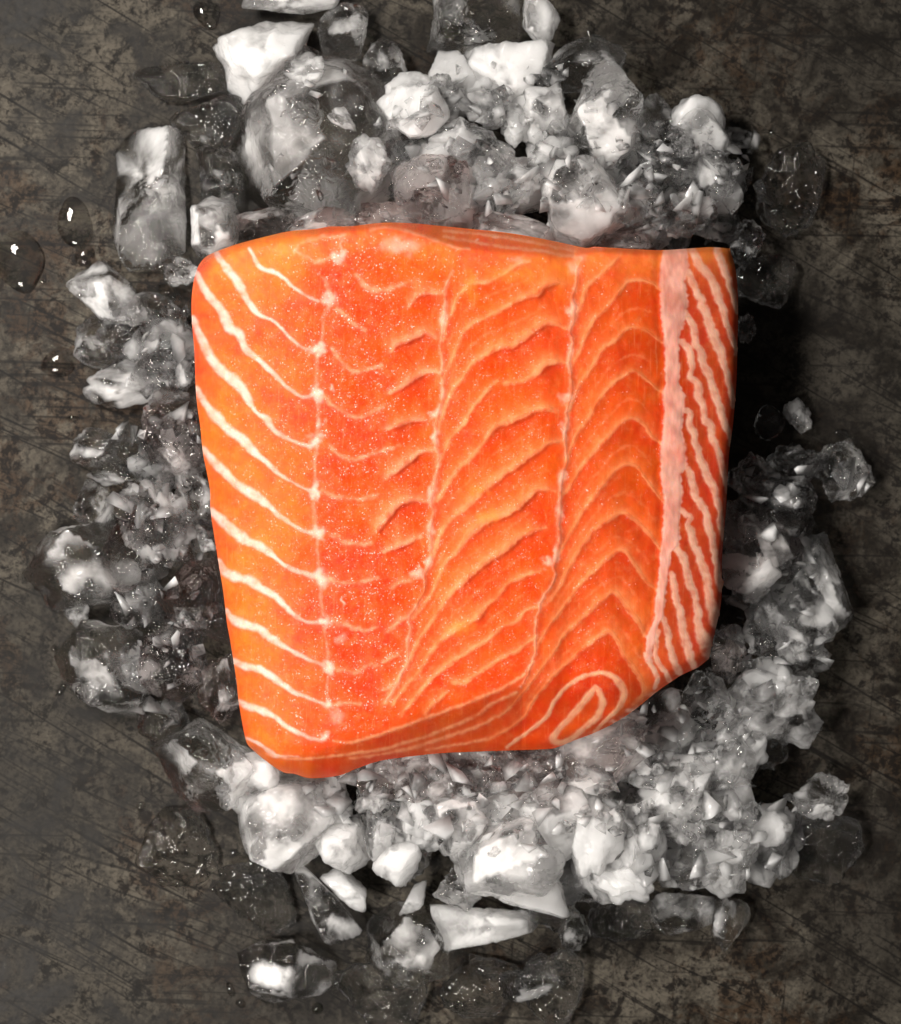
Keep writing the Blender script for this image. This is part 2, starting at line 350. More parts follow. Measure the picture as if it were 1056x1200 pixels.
def spline(pts, step=3.0, wob=0.0, seed=0):
    """Catmull-Rom through the traced points, resampled; optional sideways wobble"""
    p = np.array(pts, float)
    q = np.vstack([2 * p[0] - p[1], p, 2 * p[-1] - p[-2]])
    out = []
    for i in range(1, len(q) - 2):
        a, b, c, d = q[i - 1], q[i], q[i + 1], q[i + 2]
        k = max(2, int(np.hypot(*(c - b)[:2]) / step))
        t = np.linspace(0, 1, k, endpoint=False)[:, None]
        out.append(0.5 * (2 * b + (c - a) * t + (2 * a - 5 * b + 4 * c - d) * t ** 2 + (3 * b - a - 3 * c + d) * t ** 3))
    r = np.vstack(out + [q[-2][None]])
    if r.shape[1] > 2: r[:, 2] = np.clip(r[:, 2], 1.0, None)
    if wob:
        tan = np.gradient(r[:, :2], axis=0); tan /= np.linalg.norm(tan, axis=1)[:, None] + 1e-9
        s = np.arange(len(r)) * step
        nz = perlin(np.stack([s / 11.0, np.full_like(s, seed * 1.37), np.full_like(s, .5)], -1)) + .6 * perlin(np.stack([s / 4.5, np.full_like(s, seed * 2.1 + 9), np.full_like(s, .5)], -1))
        r[:, 0] += -tan[:, 1] * nz * wob; r[:, 1] += tan[:, 0] * nz * wob
        if r.shape[1] > 2: r[:, 2] *= 1 + 0.35 * perlin(np.stack([s / 9.0, np.full_like(s, seed * 3.3 + 4), np.full_like(s, .2)], -1))
    return r

def dist_field(poly, pad):
    """signed distance (positive = to the right of travel, i.e. below for left-to-right), width, along-parameter, on a window of the raster"""
    c0 = max(0, int((poly[:, 0].min() - pad - X0) / RES)); c1 = min(len(xs), int((poly[:, 0].max() + pad - X0) / RES) + 2)
    r0 = max(0, int((poly[:, 1].min() - pad - Y0) / RES)); r1 = min(len(ys), int((poly[:, 1].max() + pad - Y0) / RES) + 2)
    w = (slice(r0, r1), slice(c0, c1))
    x = PX[w]; y = PY[w]
    best = np.full(x.shape, 1e9); sgn = np.ones(x.shape); wid = np.ones(x.shape); al = np.zeros(x.shape)
    n = len(poly) - 1
    for i in range(n):
        a = poly[i]; b = poly[i + 1]; d = b[:2] - a[:2]; L2 = d @ d + 1e-9
        t = np.clip(((x - a[0]) * d[0] + (y - a[1]) * d[1]) / L2, 0, 1)
        ex = x - a[0] - t * d[0]; ey = y - a[1] - t * d[1]
        dd = ex * ex + ey * ey
        m = dd < best
        best = np.where(m, dd, best)
        sgn = np.where(m, np.sign(d[0] * ey - d[1] * ex + 1e-9), sgn)
        wid = np.where(m, a[2] + (b[2] - a[2]) * t, wid)
        al = np.where(m, (i + t) / n, al)
    return w, np.sqrt(best), sgn, wid, al

def blur(a, k):
    for _ in range(2):
        for ax in (0, 1):
            c = np.cumsum(np.insert(np.pad(a, [(k, k) if i == ax else (0, 0) for i in (0, 1)], mode='edge'), 0, 0, axis=ax), axis=ax)
            n_ = a.shape[ax]
            hi = np.take(c, np.arange(2 * k + 1, 2 * k + 1 + n_), axis=ax); lo = np.take(c, np.arange(n_), axis=ax)
            a = (hi - lo) / (2 * k + 1)
    return a

# ---- height of the fillet's upper surface (pixel units above the table)
rt = interp_y(RIDGE_TOP, PX); rb = interp_y(RIDGE_BOT, PX)
H = np.interp(PX, [215, 240, 270, 310, 350, 400, 470, 515, 560, 640, 665, 720, 780, 820, 850, 870], [196, 214, 236, 252, 262, 267, 266, 258, 259, 250, 240, 234, 216, 200, 186, 174])
H -= 14 * sstep(300, 900, PY) * 0.8
H = blur(H, 9)
def softplus(e, k): return k * np.logaddexp(0, e / k)
H -= 2.0 * softplus(rt - PY, 2.5)
fs = np.interp(PX, [280, 360, 450, 560, 640, 720, 840], [1.9, 1.7, 1.55, 1.35, 1.1, 1.1, 1.3])
H -= fs * softplus(PY - rb, 6.0 + 4 * sstep(560, 680, PX))
def rim(d, R): q = np.clip(1 - np.clip(d, 0, None) / R, 0, 1); return R * (1 - np.sqrt(np.clip(1 - q * q, 0, 1)))
left_all = sorted(set(OUT_LEFT), key=lambda p: p[1]); right_all = sorted(set(OUT_RIGHT), key=lambda p: p[1])
H -= rim(PX - interp_x(left_all, PY), 28.0) * sstep(250, 300, PY)
H -= rim(interp_x(right_all, PY) - PX, 16.0)
H -= rim(PY - interp_y(OUT_TOP, PX), 9.0)
H -= rim(interp_y(OUT_BOTTOM, PX) - PY, 15.0)
H += 2.2 * noise2(PX, PY, 46, 1) + 1.0 * noise2(PX, PY, 19, 2) + 0.45 * noise2(PX, PY, 8, 5)

# ---- colours
c_left, c_spine, c_mid, c_right, c_far = lin(238, 100, 34), lin(224, 70, 19), lin(230, 74, 12), lin(214, 70, 16), lin(198, 58, 14)
K = [215, 300, 345, 385, 440, 510, 560, 650, 690, 760, 800, 870]
V = np.array([c_left, c_left, .6 * c_left + .4 * c_spine, c_spine, c_spine, c_mid, c_mid, c_mid, c_right, c_right, c_far, c_far])
warp = 14 * noise2(PX, PY, 40, 8)
C = np.stack([np.interp(PX + warp, K, V[:, i]) for i in range(3)], -1)
mott = noise2(PX, PY, 30, 11) + 0.6 * noise2(PX, PY, 12, 12)
C *= (1 + 0.10 * mott)[..., None]
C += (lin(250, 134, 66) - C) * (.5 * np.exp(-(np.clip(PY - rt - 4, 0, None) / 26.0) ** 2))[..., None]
C[..., 1] *= 1 + 0.42 * noise2(PX, PY, 62, 14) + 0.26 * noise2(PX, PY, 17, 15) + .2 * noise2(PX, PY, 6, 16)
pinkv = np.clip(.55 * noise2(PX, PY, 22, 17) + .5 * noise2(PX, PY, 8, 18), 0, 1) * (.25 + .75 * np.exp(-((PX - 430) / 75.0) ** 2))
C += (lin(246, 122, 64) - C) * (.5 * pinkv)[..., None]
wet = 0.45 + 0.55 * np.exp(-((PX - 425) / 70.0) ** 2)
wet = np.clip(wet + 0.25 * noise2(PX, PY, 25, 21), 0, 1)
DARK = lin(184, 26, 2); HALO = lin(244, 122, 54)  # DARK: deep red flesh, also painted as recess shadow below lips and lines

def shade_pass(lines, halo, hl, dark, dl, A, lips=False, wob=0.8, seed0=0, flip=False):
    for k, pts in enumerate(lines):
        sp = spline(pts, 3.0, wob, seed0 + k)
        w, d, sg, wid, al = dist_field(sp, 60)
        if flip: sg = -sg
        fade = sstep(0, .07, al) * sstep(1.0, .93, al)
        end = np.exp(-np.clip(d - 40, 0, None))
        wgt = np.clip(wid / 6.0, .35, 1.3)
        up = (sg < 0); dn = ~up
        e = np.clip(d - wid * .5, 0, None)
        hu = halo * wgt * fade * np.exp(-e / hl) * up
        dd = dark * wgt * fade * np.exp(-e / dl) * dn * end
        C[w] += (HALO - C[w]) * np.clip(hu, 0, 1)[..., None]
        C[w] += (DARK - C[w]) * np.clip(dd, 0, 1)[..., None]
        if A:
            amp = A * wgt * fade
            lipw = sstep(.35, .75, al) if lips else 1.0
            drop = sstep(-1.5, 5.5, d - wid * .5) * np.exp(-e / 17.0)
            H[w] -= np.where(dn, amp * lipw * drop, 0)
            H[w] += np.where(up, 1, 1 - sstep(0, 2.5, d - wid * .5)) * amp * lipw * .35 * np.exp(-e / 9.0)

def core_pass(lines, colr, amt, soft=.55, wob=0.8, seed0=0, raise_=0.0, rag=.7, asym=False, fadeout=0.0):
    res = []
    for k, pts in enumerate(lines):
        sp = spline(pts, 3.0, wob, seed0 + k)
        w, d, sg, wid, al = dist_field(sp, 20)
        dn_ = np.clip(d + 1.1 * rag * noise2(PX[w], PY[w], 3.6, 140 + k) + .9 * rag * noise2(PX[w], PY[w], 7.5, 170 + k), 0, None)
        if asym:
            low = 1 - sstep(wid * .30, wid * .30 + 2.2, dn_)
            hi_ = np.where(dn_ < wid * .18, 1, np.exp(-np.clip(dn_ - wid * .18, 0, None) / (wid * .42 + 1.2)))
            a = amt * np.where(sg > 0, low, hi_)
            s_ = al * len(sp) * 3.0
            a = a * np.clip(.80 + .5 * perlin(np.stack([s_ / 16, np.full_like(s_, k * 3.7 + seed0), np.full_like(s_, .4)], -1)), .3, 1)
        else:
            a = amt * (1 - sstep(wid * .5 * (1 - soft), wid * .5 * (1 + soft) + .8, dn_))
        if fadeout: a = a * (1 - fadeout * sstep(.55, .95, al))
        a = a * np.clip(.95 - .25 * rag + (.25 + .45 * rag) * (noise2(PX[w], PY[w], 9, 40 + k) + .6 * noise2(PX[w], PY[w], 3.5, 70 + k)), 0.12, 1)
        fl = np.exp(-d / (wid * .8 + 1.5)) * .16 * amt * min(1, rag)
        C[w] += (colr - C[w]) * fl[..., None]
        C[w] += (colr - C[w]) * a[..., None]
        if raise_: H[w] += raise_ * np.exp(-(d / (wid * .6 + .3)) ** 2)
        res.append(sp)
    return res

def blob(nodes, colr, lift=0.0):
    for k, (x, y, rx, ry, s) in enumerate(nodes):
        w = (slice(max(0, int(y - 3 * ry - 12 - Y0)), int(y + 3 * ry + 12 - Y0)), slice(max(0, int(x - 3 * rx - 12 - X0)), int(x + 3 * rx + 12 - X0)))
        qx = PX[w] * .83 + PY[w] * .56; qy = PY[w] * .83 - PX[w] * .56
        xx = PX[w] + 5 * noise2(qx, qy, 9, 60 + k) + 2 * noise2(qx, qy, 4.3, 61 + k); yy = PY[w] + 5 * noise2(qx, qy, 9, 90 + k) + 2 * noise2(qx, qy, 4.3, 91 + k)
        r = np.sqrt(((xx - x) / rx) ** 2 + ((yy - y) / ry) ** 2)
        a = s * (1 - sstep(.1, 1.45, r))
        C[w] += (colr - C[w]) * a[..., None]
        H[w] += lift * a

F_L, F_U, F_LIP, F_M, F_R, F_S = lin(246, 200, 182), lin(254, 168, 130), lin(254, 164, 122), lin(254, 160, 106), lin(250, 156, 102), lin(244, 182, 154)
shade_pass(L_LINES, .28, 10, .12, 8, .5, seed0=0)
shade_pass(U_LINES, .20, 10, .30, 14, 1.1, seed0=20)
shade_pass(LIPS, .34, 14, .60, 16, 1.7, seed0=40)
shade_pass(M_LINES, .50, 15, .54, 17, 1.5, lips=True, seed0=60)
shade_pass(R_LINES[:10], .55, 16, .50, 17, .5, seed0=80)
shade_pass(R_LINES[10:], .10, 6, .35, 10, .3, seed0=90)
shade_pass(S_LINES, 0, 4, .25, 8, .3, seed0=100)
shade_pass(B_LINES, .25, 7, .40, 8, .8, seed0=120)
shade_pass(T_LINES, .25, 5, .35, 5, .8, seed0=140)
# the two seams: a groove just right of each white membrane
for sm, k in ((SEAM1, 200), (SEAM2, 201)):
    sp = spline(sm, 3.0, 2.2, k)
    w, d, sg, wid, al = dist_field(sp, 30)
    right = sg < 0        # travelling downwards, image-right is the negative side
    g = np.exp(-((d - 5.5) / 4.4) ** 2) * right * sstep(0, .06, al) * sstep(1, .85, al)
    H[w] -= .5 * g
    C[w] += (DARK - C[w]) * (0.40 * g)[..., None]
    H[w] += 1.0 * np.exp(-d / 9.0) * np.where(right, np.exp(-d / 6.0), 1)

strips = []
strips += [('fat_line', s) for s in core_pass(L_LINES, F_L, .97, .45, seed0=0, raise_=.2, rag=.45, fadeout=.5)]
core_pass([SPINE], lin(250, 150, 120), .55, .8, 1.2, 210)
core_pass(U_LINES, F_U, .60, .9, 1.4, seed0=20, raise_=.2, rag=1.2)
strips += [('flake_edge', s) for s in core_pass(LIPS, F_LIP, .85, .5, seed0=40, raise_=.35, rag=.8, asym=True)]
strips += [('fat_line', s) for s in core_pass(M_LINES, F_M, .82, .6, seed0=60, raise_=.25, rag=.9, asym=True)]
strips += [('fat_line', s) for s in core_pass(R_LINES[:10], F_R, .74, .7, seed0=80, raise_=.1, rag=.9, asym=True)]
strips += [('fat_line', s) for s in core_pass(R_LINES[10:], lin(246, 172, 132), .95, .45, seed0=90, raise_=.2, rag=.35)]
strips += [('fat_line', s) for s in core_pass(S_LINES, F_S, .97, .32, 1.9, seed0=100, raise_=.2, rag=.45)]
core_pass(FAINT, lin(250, 150, 100), .26, .9, 1.4, seed0=300, rag=1.3)
core_pass(B_LINES, lin(250, 156, 108), .9, .8, seed0=120, raise_=.3)
core_pass(T_LINES, lin(252, 170, 130), .65, .7, seed0=140, raise_=.3)
strips += [('membrane_seam', s) for s in core_pass([SEAM1], lin(252, 168, 134), .66, .9, 2.2, 200, .1, 1.3)]
strips += [('membrane_seam', s) for s in core_pass([SEAM2], lin(252, 168, 134), .66, .9, 2.2, 201, .1, 1.3)]
blob([(x, y, rx * .95, ry * 1.15, s_ * .78) for x, y, rx, ry, s_ in NODES], lin(250, 206, 186), .4)
blob(SEAM_NODES, lin(252, 186, 158), .6)
blob([(572, 606, 14, 9, .5), (540, 735, 16, 9, .45), (560, 575, 12, 6, .4), (552, 335, 8, 16, .4), (600, 322, 26, 9, .35)], lin(254, 150, 56), 0)
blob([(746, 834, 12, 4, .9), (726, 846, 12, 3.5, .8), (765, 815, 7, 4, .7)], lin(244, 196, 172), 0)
blob([(822, 764, 6, 5, .8)], lin(188, 48, 14), 0)
# belly fat band
bl = interp_x(BAND_L, PY) + 1.6 * noise2(PX, PY, 5, 30); br = interp_x(BAND_R, PY) + 2.6 * noise2(PX, PY, 5, 31)
mb = sstep(-1.2, 1.6, PX - bl) * sstep(-1.2, 1.6, br - PX) * (PY < 778)
bandc = lin(240, 174, 154) * (1 + .16 * noise2(PX * 1.3, PY * .45, 4, 33) + .14 * noise2(PX, PY, 14, 34))[..., None]
bandc[..., 1:] *= (1 - .16 * np.clip(noise2(PX, PY, 16, 35) + noise2(PX * 1.6, PY * .5, 5, 37), 0, 1))[..., None]
C += (bandc - C) * (mb * np.clip(.88 + .22 * noise2(PX, PY, 18, 38), .55, 1))[..., None]
H += blur(mb, 2) * (.8 + .6 * noise2(PX, PY, 9, 36)) - .7 * np.exp(-((PX - bl + 4) / 4.0) ** 2) * (PY < 770)
C = np.clip(C, 0.004, 0.98)
wet = np.clip(wet * (1 - .5 * mb) * (1 - .92 * sstep(0, 14, PY - rb)) * (1 - .45 * sstep(740, 830, PX)), 0, 1)

def sample(A, x, y):
    fx = np.clip((np.asarray(x) - X0) / RES, 0, A.shape[1] - 1.001); fy = np.clip((np.asarray(y) - Y0) / RES, 0, A.shape[0] - 1.001)
    i = fx.astype(int); j = fy.astype(int); u = fx - i; v = fy - j
    if A.ndim == 3: u = u[..., None]; v = v[..., None]
    return A[j, i] * (1 - u) * (1 - v) + A[j, i + 1] * u * (1 - v) + A[j + 1, i] * (1 - u) * v + A[j + 1, i + 1] * u * v

def paint(me, cols, px, py, wetv):
    at = me.color_attributes.new('flesh_colour', 'FLOAT_COLOR', 'POINT')
    at.data.foreach_set('color', np.concatenate([cols, np.ones((len(cols), 1))], 1).astype(np.float32).ravel())
    a2 = me.attributes.new('grain', 'FLOAT_VECTOR', 'POINT')
    a2.data.foreach_set('vector', np.stack([px / 1000, py / 1000, wetv], -1).astype(np.float32).ravel())

def flesh_material():
    b = NT('raw_salmon')
    colr = b.n('Attribute', attribute_name='flesh_colour').outputs['Color']
    g = b.n('Attribute', attribute_name='grain').outputs['Vector']
    sep = b.n('SeparateXYZ', {0: g})
    flat = b.n('CombineXYZ', {0: sep.outputs[0], 1: sep.outputs[1]})
    wetv = sep.outputs[2]
    fib = b.noise(b.n('Mapping', {'Vector': flat.outputs[0], 'Rotation': (0, 0, math.radians(5)), 'Scale': (260, 22, 1)}).outputs[0], 1.0, 3, .6, .3)
    speck = b.noise(flat.outputs[0], 230, 3, .65)
    coarse = b.noise(flat.outputs[0], 70, 4, .65)
    c = b.mix(b.math('MULTIPLY', b.ramp(fib, .55, .78), .16), colr, lin(255, 176, 120))
    c = b.mix(b.math('MULTIPLY', b.ramp(fib, .45, .25), .14), c, lin(190, 36, 6))
    c = b.mix(b.math('MULTIPLY', b.ramp(coarse, .48, .7), .10), c, lin(255, 168, 110))
    h = b.math('ADD', b.math('MULTIPLY', speck, b.math('ADD', b.math('MULTIPLY', wetv, .8), .45)), b.math('MULTIPLY', coarse, .5))
    bump = b.n('Bump', {'Strength': .5, 'Distance': .00022, 'Height': h})
    cell = b.n('TexVoronoi', {'Vector': flat.outputs[0], 'Scale': 780.0}, feature='F1')
    tilt = b.n('VectorMath', {0: cell.outputs['Color'], 1: (.5, .5, .5)}, operation='SUBTRACT')
    tilt = b.n('VectorMath', {0: tilt.outputs[0], 'Scale': 1.0}, operation='SCALE')
    gn = b.n('VectorMath', {0: b.n('NewGeometry').outputs['Normal'], 1: tilt.outputs[0]}, operation='ADD')
    gn = b.n('VectorMath', {0: gn.outputs[0]}, operation='NORMALIZE')
    p = b.n('BsdfPrincipled', {'Base Color': c, 'Roughness': .45, 'IOR': 1.30, 'Subsurface Weight': .25, 'Subsurface Radius': (1.0, .25, .08), 'Subsurface Scale': .0016,
                               'Coat Weight': b.math('MULTIPLY', b.math('ADD', b.math('MULTIPLY', wetv, .62), .02), b.ramp(coarse, .36, .62, .12, 1.0)), 'Coat Roughness': .22, 'Coat IOR': 1.45, 'Specular IOR Level': .2, 'Normal': bump.outputs[0], 'Coat Normal': gn.outputs[0]})
    return b.done(p)
FLESH = flesh_material()

def resample(pts, n):
    p = np.array(pts, float); s = np.concatenate([[0], np.cumsum(np.hypot(*np.diff(p, axis=0).T))])
    return np.stack([np.interp(np.linspace(0, s[-1], n), s, p[:, i]) for i in (0, 1)], -1)
def smooth_curve(pts): return spline([(x, y) for x, y in pts], 2.0)

NU, NV = 580, 590
top = resample(smooth_curve(OUT_TOP), NU); bot = resample(smooth_curve(OUT_BOTTOM), NU)
lef = resample(smooth_curve(OUT_LEFT), NV); rig = resample(smooth_curve(OUT_RIGHT), NV)
u = np.linspace(0, 1, NU)[:, None, None]; v = np.linspace(0, 1, NV)[None, :, None]
G = (1 - v) * top[:, None] + v * bot[:, None] + (1 - u) * lef[None] + u * rig[None] \
    - ((1 - u) * (1 - v) * top[0] + u * (1 - v) * top[-1] + (1 - u) * v * bot[0] + u * v * bot[-1])
gx_, gy_ = G[..., 0], G[..., 1]
# tiny raggedness of the cut edge
gz_ = sample(H, gx_, gy_)
wx, wy, wz = unproject(gx_, gy_, gz_)
verts = np.stack([wx, wy, wz], -1).reshape(-1, 3)
faces = grid_faces(NU, NV)
cols = sample(C, gx_, gy_).reshape(-1, 3); pxs = gx_.ravel(); pys = gy_.ravel(); wets = sample(wet, gx_, gy_).ravel()
# the walls below the rim and the underside
idx = np.arange(NU * NV).reshape(NU, NV)
loop = np.concatenate([idx[:-1, 0], idx[-1, :-1], idx[:0:-1, -1], idx[0, :0:-1]])
cen = verts[loop].mean(0)
BASEZ = 92 * S
prev = loop; allv = [verts]; allf = [faces]; allc = [cols]; apx = [pxs]; apy = [pys]; aw = [wets]; nv_ = len(verts)
for t in (.04, .12, .25, .42, .60, .78, .92, 1.0):
    p = verts[loop].copy()
    inset = 0.012 * t + 0.05 * max(0, t - .78) ** 1.5
    d_ = p[:, :2] - cen[:2]
    p[:, :2] -= d_ * inset / .07 * .07 / 1.0 * (1 / np.linalg.norm(d_, axis=1))[:, None] * 0.35
    p[:, 2] = p[:, 2] * (1 - t) + BASEZ * t
    new = np.arange(nv_, nv_ + len(loop)); nv_ += len(loop)
    allv.append(p); allc.append(cols[loop]); apx.append(pxs[loop]); apy.append(pys[loop] + (p[:, 2] - verts[loop][:, 2]) / S); aw.append(wets[loop])
    allf.append(np.stack([prev, np.roll(prev, -1), np.roll(new, -1), new], -1)[:, ::-1])
    prev = new
allv.append(np.array([[cen[0], cen[1], BASEZ]])); allc.append(cols[:1]); apx.append(pxs[:1]); apy.append(pys[:1]); aw.append(wets[:1])
cap = np.stack([prev, np.roll(prev, -1), np.full_like(prev, nv_), np.full_like(prev, nv_)], -1)
V_ = np.vstack(allv); F_ = np.vstack(allf)
fillet = bpy.data.objects.new('salmon_fillet', None); col.objects.link(fillet)
tag(fillet, 'thick raw orange salmon fillet with white fat lines lying on crushed ice', 'salmon')
fm = mesh_from_arrays('flesh', V_, F_)
paint(fm, np.vstack(allc), np.concatenate(apx), np.concatenate(apy), np.concatenate(aw))
flesh = add_obj('flesh', fm, FLESH, fillet)
# underside, as one fan of triangles
um = mesh_from_arrays('underside', np.vstack([V_[prev], V_[-1:]]), np.stack([np.arange(len(prev)), np.roll(np.arange(len(prev)), -1), np.full(len(prev), len(prev))], -1)[:, ::-1])
paint(um, np.vstack([allc[-2], cols[:1]]), np.append(apx[-2], 500.), np.append(apy[-2], 600.), np.append(aw[-2], .3))
add_obj('underside', um, FLESH, fillet)

def in_outline(x, y):
    return (x > interp_x(left_all, y) + .8) & (x < interp_x(right_all, y) - .8) & (y > interp_y(OUT_TOP, x) + .8) & (y < interp_y(OUT_BOTTOM, x) - .8)

def strip_part(name, sp, parent):
    """a slightly raised ribbon of fat lying in the flesh, following its surface"""
    keep = in_outline(sp[:, 0], sp[:, 1]); sp = sp[keep]
    if len(sp) < 3: return
    tan = np.gradient(sp[:, :2], axis=0); tan /= np.linalg.norm(tan, axis=1)[:, None] + 1e-9
    nor = np.stack([-tan[:, 1], tan[:, 0]], -1)
    o = np.array([-1, -.72, -.4, 0, .4, .72, 1]); hgt = np.array([-.35, .05, .10, .12, .10, .05, -.35])
    hw = (sp[:, 2] * .5 * 1.05 + .5)
    endf = np.minimum(1, np.minimum(np.arange(len(sp)), np.arange(len(sp))[::-1]) / 2.0)
    X = sp[:, None, 0] + nor[:, None, 0] * o * (hw * (.25 + .75 * endf))[:, None]; Y = sp[:, None, 1] + nor[:, None, 1] * o * (hw * (.25 + .75 * endf))[:, None]
    Z = sample(H, X, Y) + hgt * (.3 + .7 * endf)[:, None] - .5 * (1 - endf)[:, None]
    x, y, z = unproject(X, Y, Z)
    f = grid_faces(len(sp), 7)
    me = mesh_from_arrays(name, np.stack([x, y, z], -1).reshape(-1, 3), f[:, ::-1])
    if me.polygons[len(me.polygons) // 2].normal.z < 0: me.flip_normals()
    paint(me, sample(C, X, Y).reshape(-1, 3), X.ravel(), Y.ravel(), sample(wet, X, Y).ravel())
    return add_obj(name, me, FLESH, parent)
for nm, sp in strips: strip_part(nm, sp, fillet)
# belly band as a part: a proud strip between its two traced borders
bt = np.linspace(296, 766, 236)
bx0 = np.interp(bt, [p[1] for p in BAND_L], [p[0] for p in BAND_L]) - .5; bx1 = np.interp(bt, [p[1] for p in BAND_R], [p[0] for p in BAND_R]) + .5
uu = np.linspace(0, 1, 21); X = bx0[:, None] * (1 - uu) + bx1[:, None] * uu; Y = np.repeat(bt[:, None], 21, 1)
Z = sample(H, X, Y) + np.minimum(1, np.minimum(uu, uu[::-1]) * 8) * .5 - .35
x, y, z = unproject(X, Y, Z)
me = mesh_from_arrays('fat_band', np.stack([x, y, z], -1).reshape(-1, 3), grid_faces(len(bt), 21))
if me.polygons[2000].normal.z < 0: me.flip_normals()
paint(me, sample(C, X, Y).reshape(-1, 3), X.ravel(), Y.ravel(), sample(wet, X, Y).ravel())
bo = add_obj('fat_band', me, FLESH, fillet); bo['label'] = 'broad pale pink band of belly fat'
# the flesh grid winds the other way round
if fm.polygons[NU * NV // 2].normal.z < 0: fm.flip_normals()

# ------------------------------------------------------------------ ice
def ice_material(name, tint=(1, 1, 1), white=(.90, .88, .865)):
    b = NT(name)
    tc = b.n('TexCoord').outputs['Object']
    fr = b.n('Attribute', attribute_name='frost').outputs['Fac']
    n1 = b.noise(tc, 300, 2, .5, .6)
    mask = b.ramp(fr, .22, .95, 0.0, 0.86)
    bump = b.n('Bump', {'Strength': 1.0, 'Distance': .0018, 'Height': n1})
    glass = b.n('BsdfPrincipled', {'Base Color': tint, 'Transmission Weight': 1.0, 'IOR': 1.33, 'Roughness': .02, 'Normal': bump.outputs[0]})
    thru = b.n('BsdfTransparent', {'Color': tint})
    clear = b.n('MixShader', {0: .15, 1: glass.outputs[0], 2: thru.outputs[0]})
    milky = b.n('BsdfPrincipled', {'Base Color': white, 'Roughness': .4, 'IOR': 1.31, 'Specular IOR Level': .2, 'Subsurface Weight': 1.0, 'Subsurface Radius': (1, 1, 1), 'Subsurface Scale': .011,
                                   'Coat Weight': 1.0, 'Coat Roughness': .05, 'Coat IOR': 1.4, 'Coat Normal': bump.outputs[0]})
    s = b.n('MixShader', {0: mask, 1: clear.outputs[0], 2: milky.outputs[0]})
    return b.done(s)
ICE = ice_material('ice')
ICE_PINK = ice_material('ice_tinged', (1.0, .95, .94), (.90, .825, .80))
def water_material():
    b = NT('water')
    return b.done(b.n('BsdfPrincipled', {'Base Color': (1, 1, 1), 'Transmission Weight': 1.0, 'IOR': 1.333, 'Roughness': .0}))
WATER = water_material()

def ico(sub):
    import bmesh
    bm = bmesh.new(); bmesh.ops.create_icosphere(bm, subdivisions=sub, radius=1.0)
    v = np.array([x.co[:] for x in bm.verts]); f = np.array([[q.index for q in p.verts] for p in bm.faces])
    bm.free(); return v / np.linalg.norm(v, axis=1)[:, None], f
ICO = {k: ico(k) for k in (2, 3, 4, 5)}

def tri_relief(d, r, n, freq):
    """creased relief: a sum of warped triangle waves (fracture steps, both hollow and proud)"""
    o = r.uniform(0, 90, 3)
    warp_ = np.stack([perlin(d * 1.6 + o), perlin(d * 1.6 + o + 17), perlin(d * 1.6 + o + 31)], -1) * .35
    out = 0
    for _ in range(n):
        k = r.normal(size=3); k /= np.linalg.norm(k)
        q = (d + warp_) @ k * freq * r.uniform(.7, 1.4) + r.rand()
        out = out + np.abs(q % 1 - .5) * 4 - 1
    return out / math.sqrt(n)

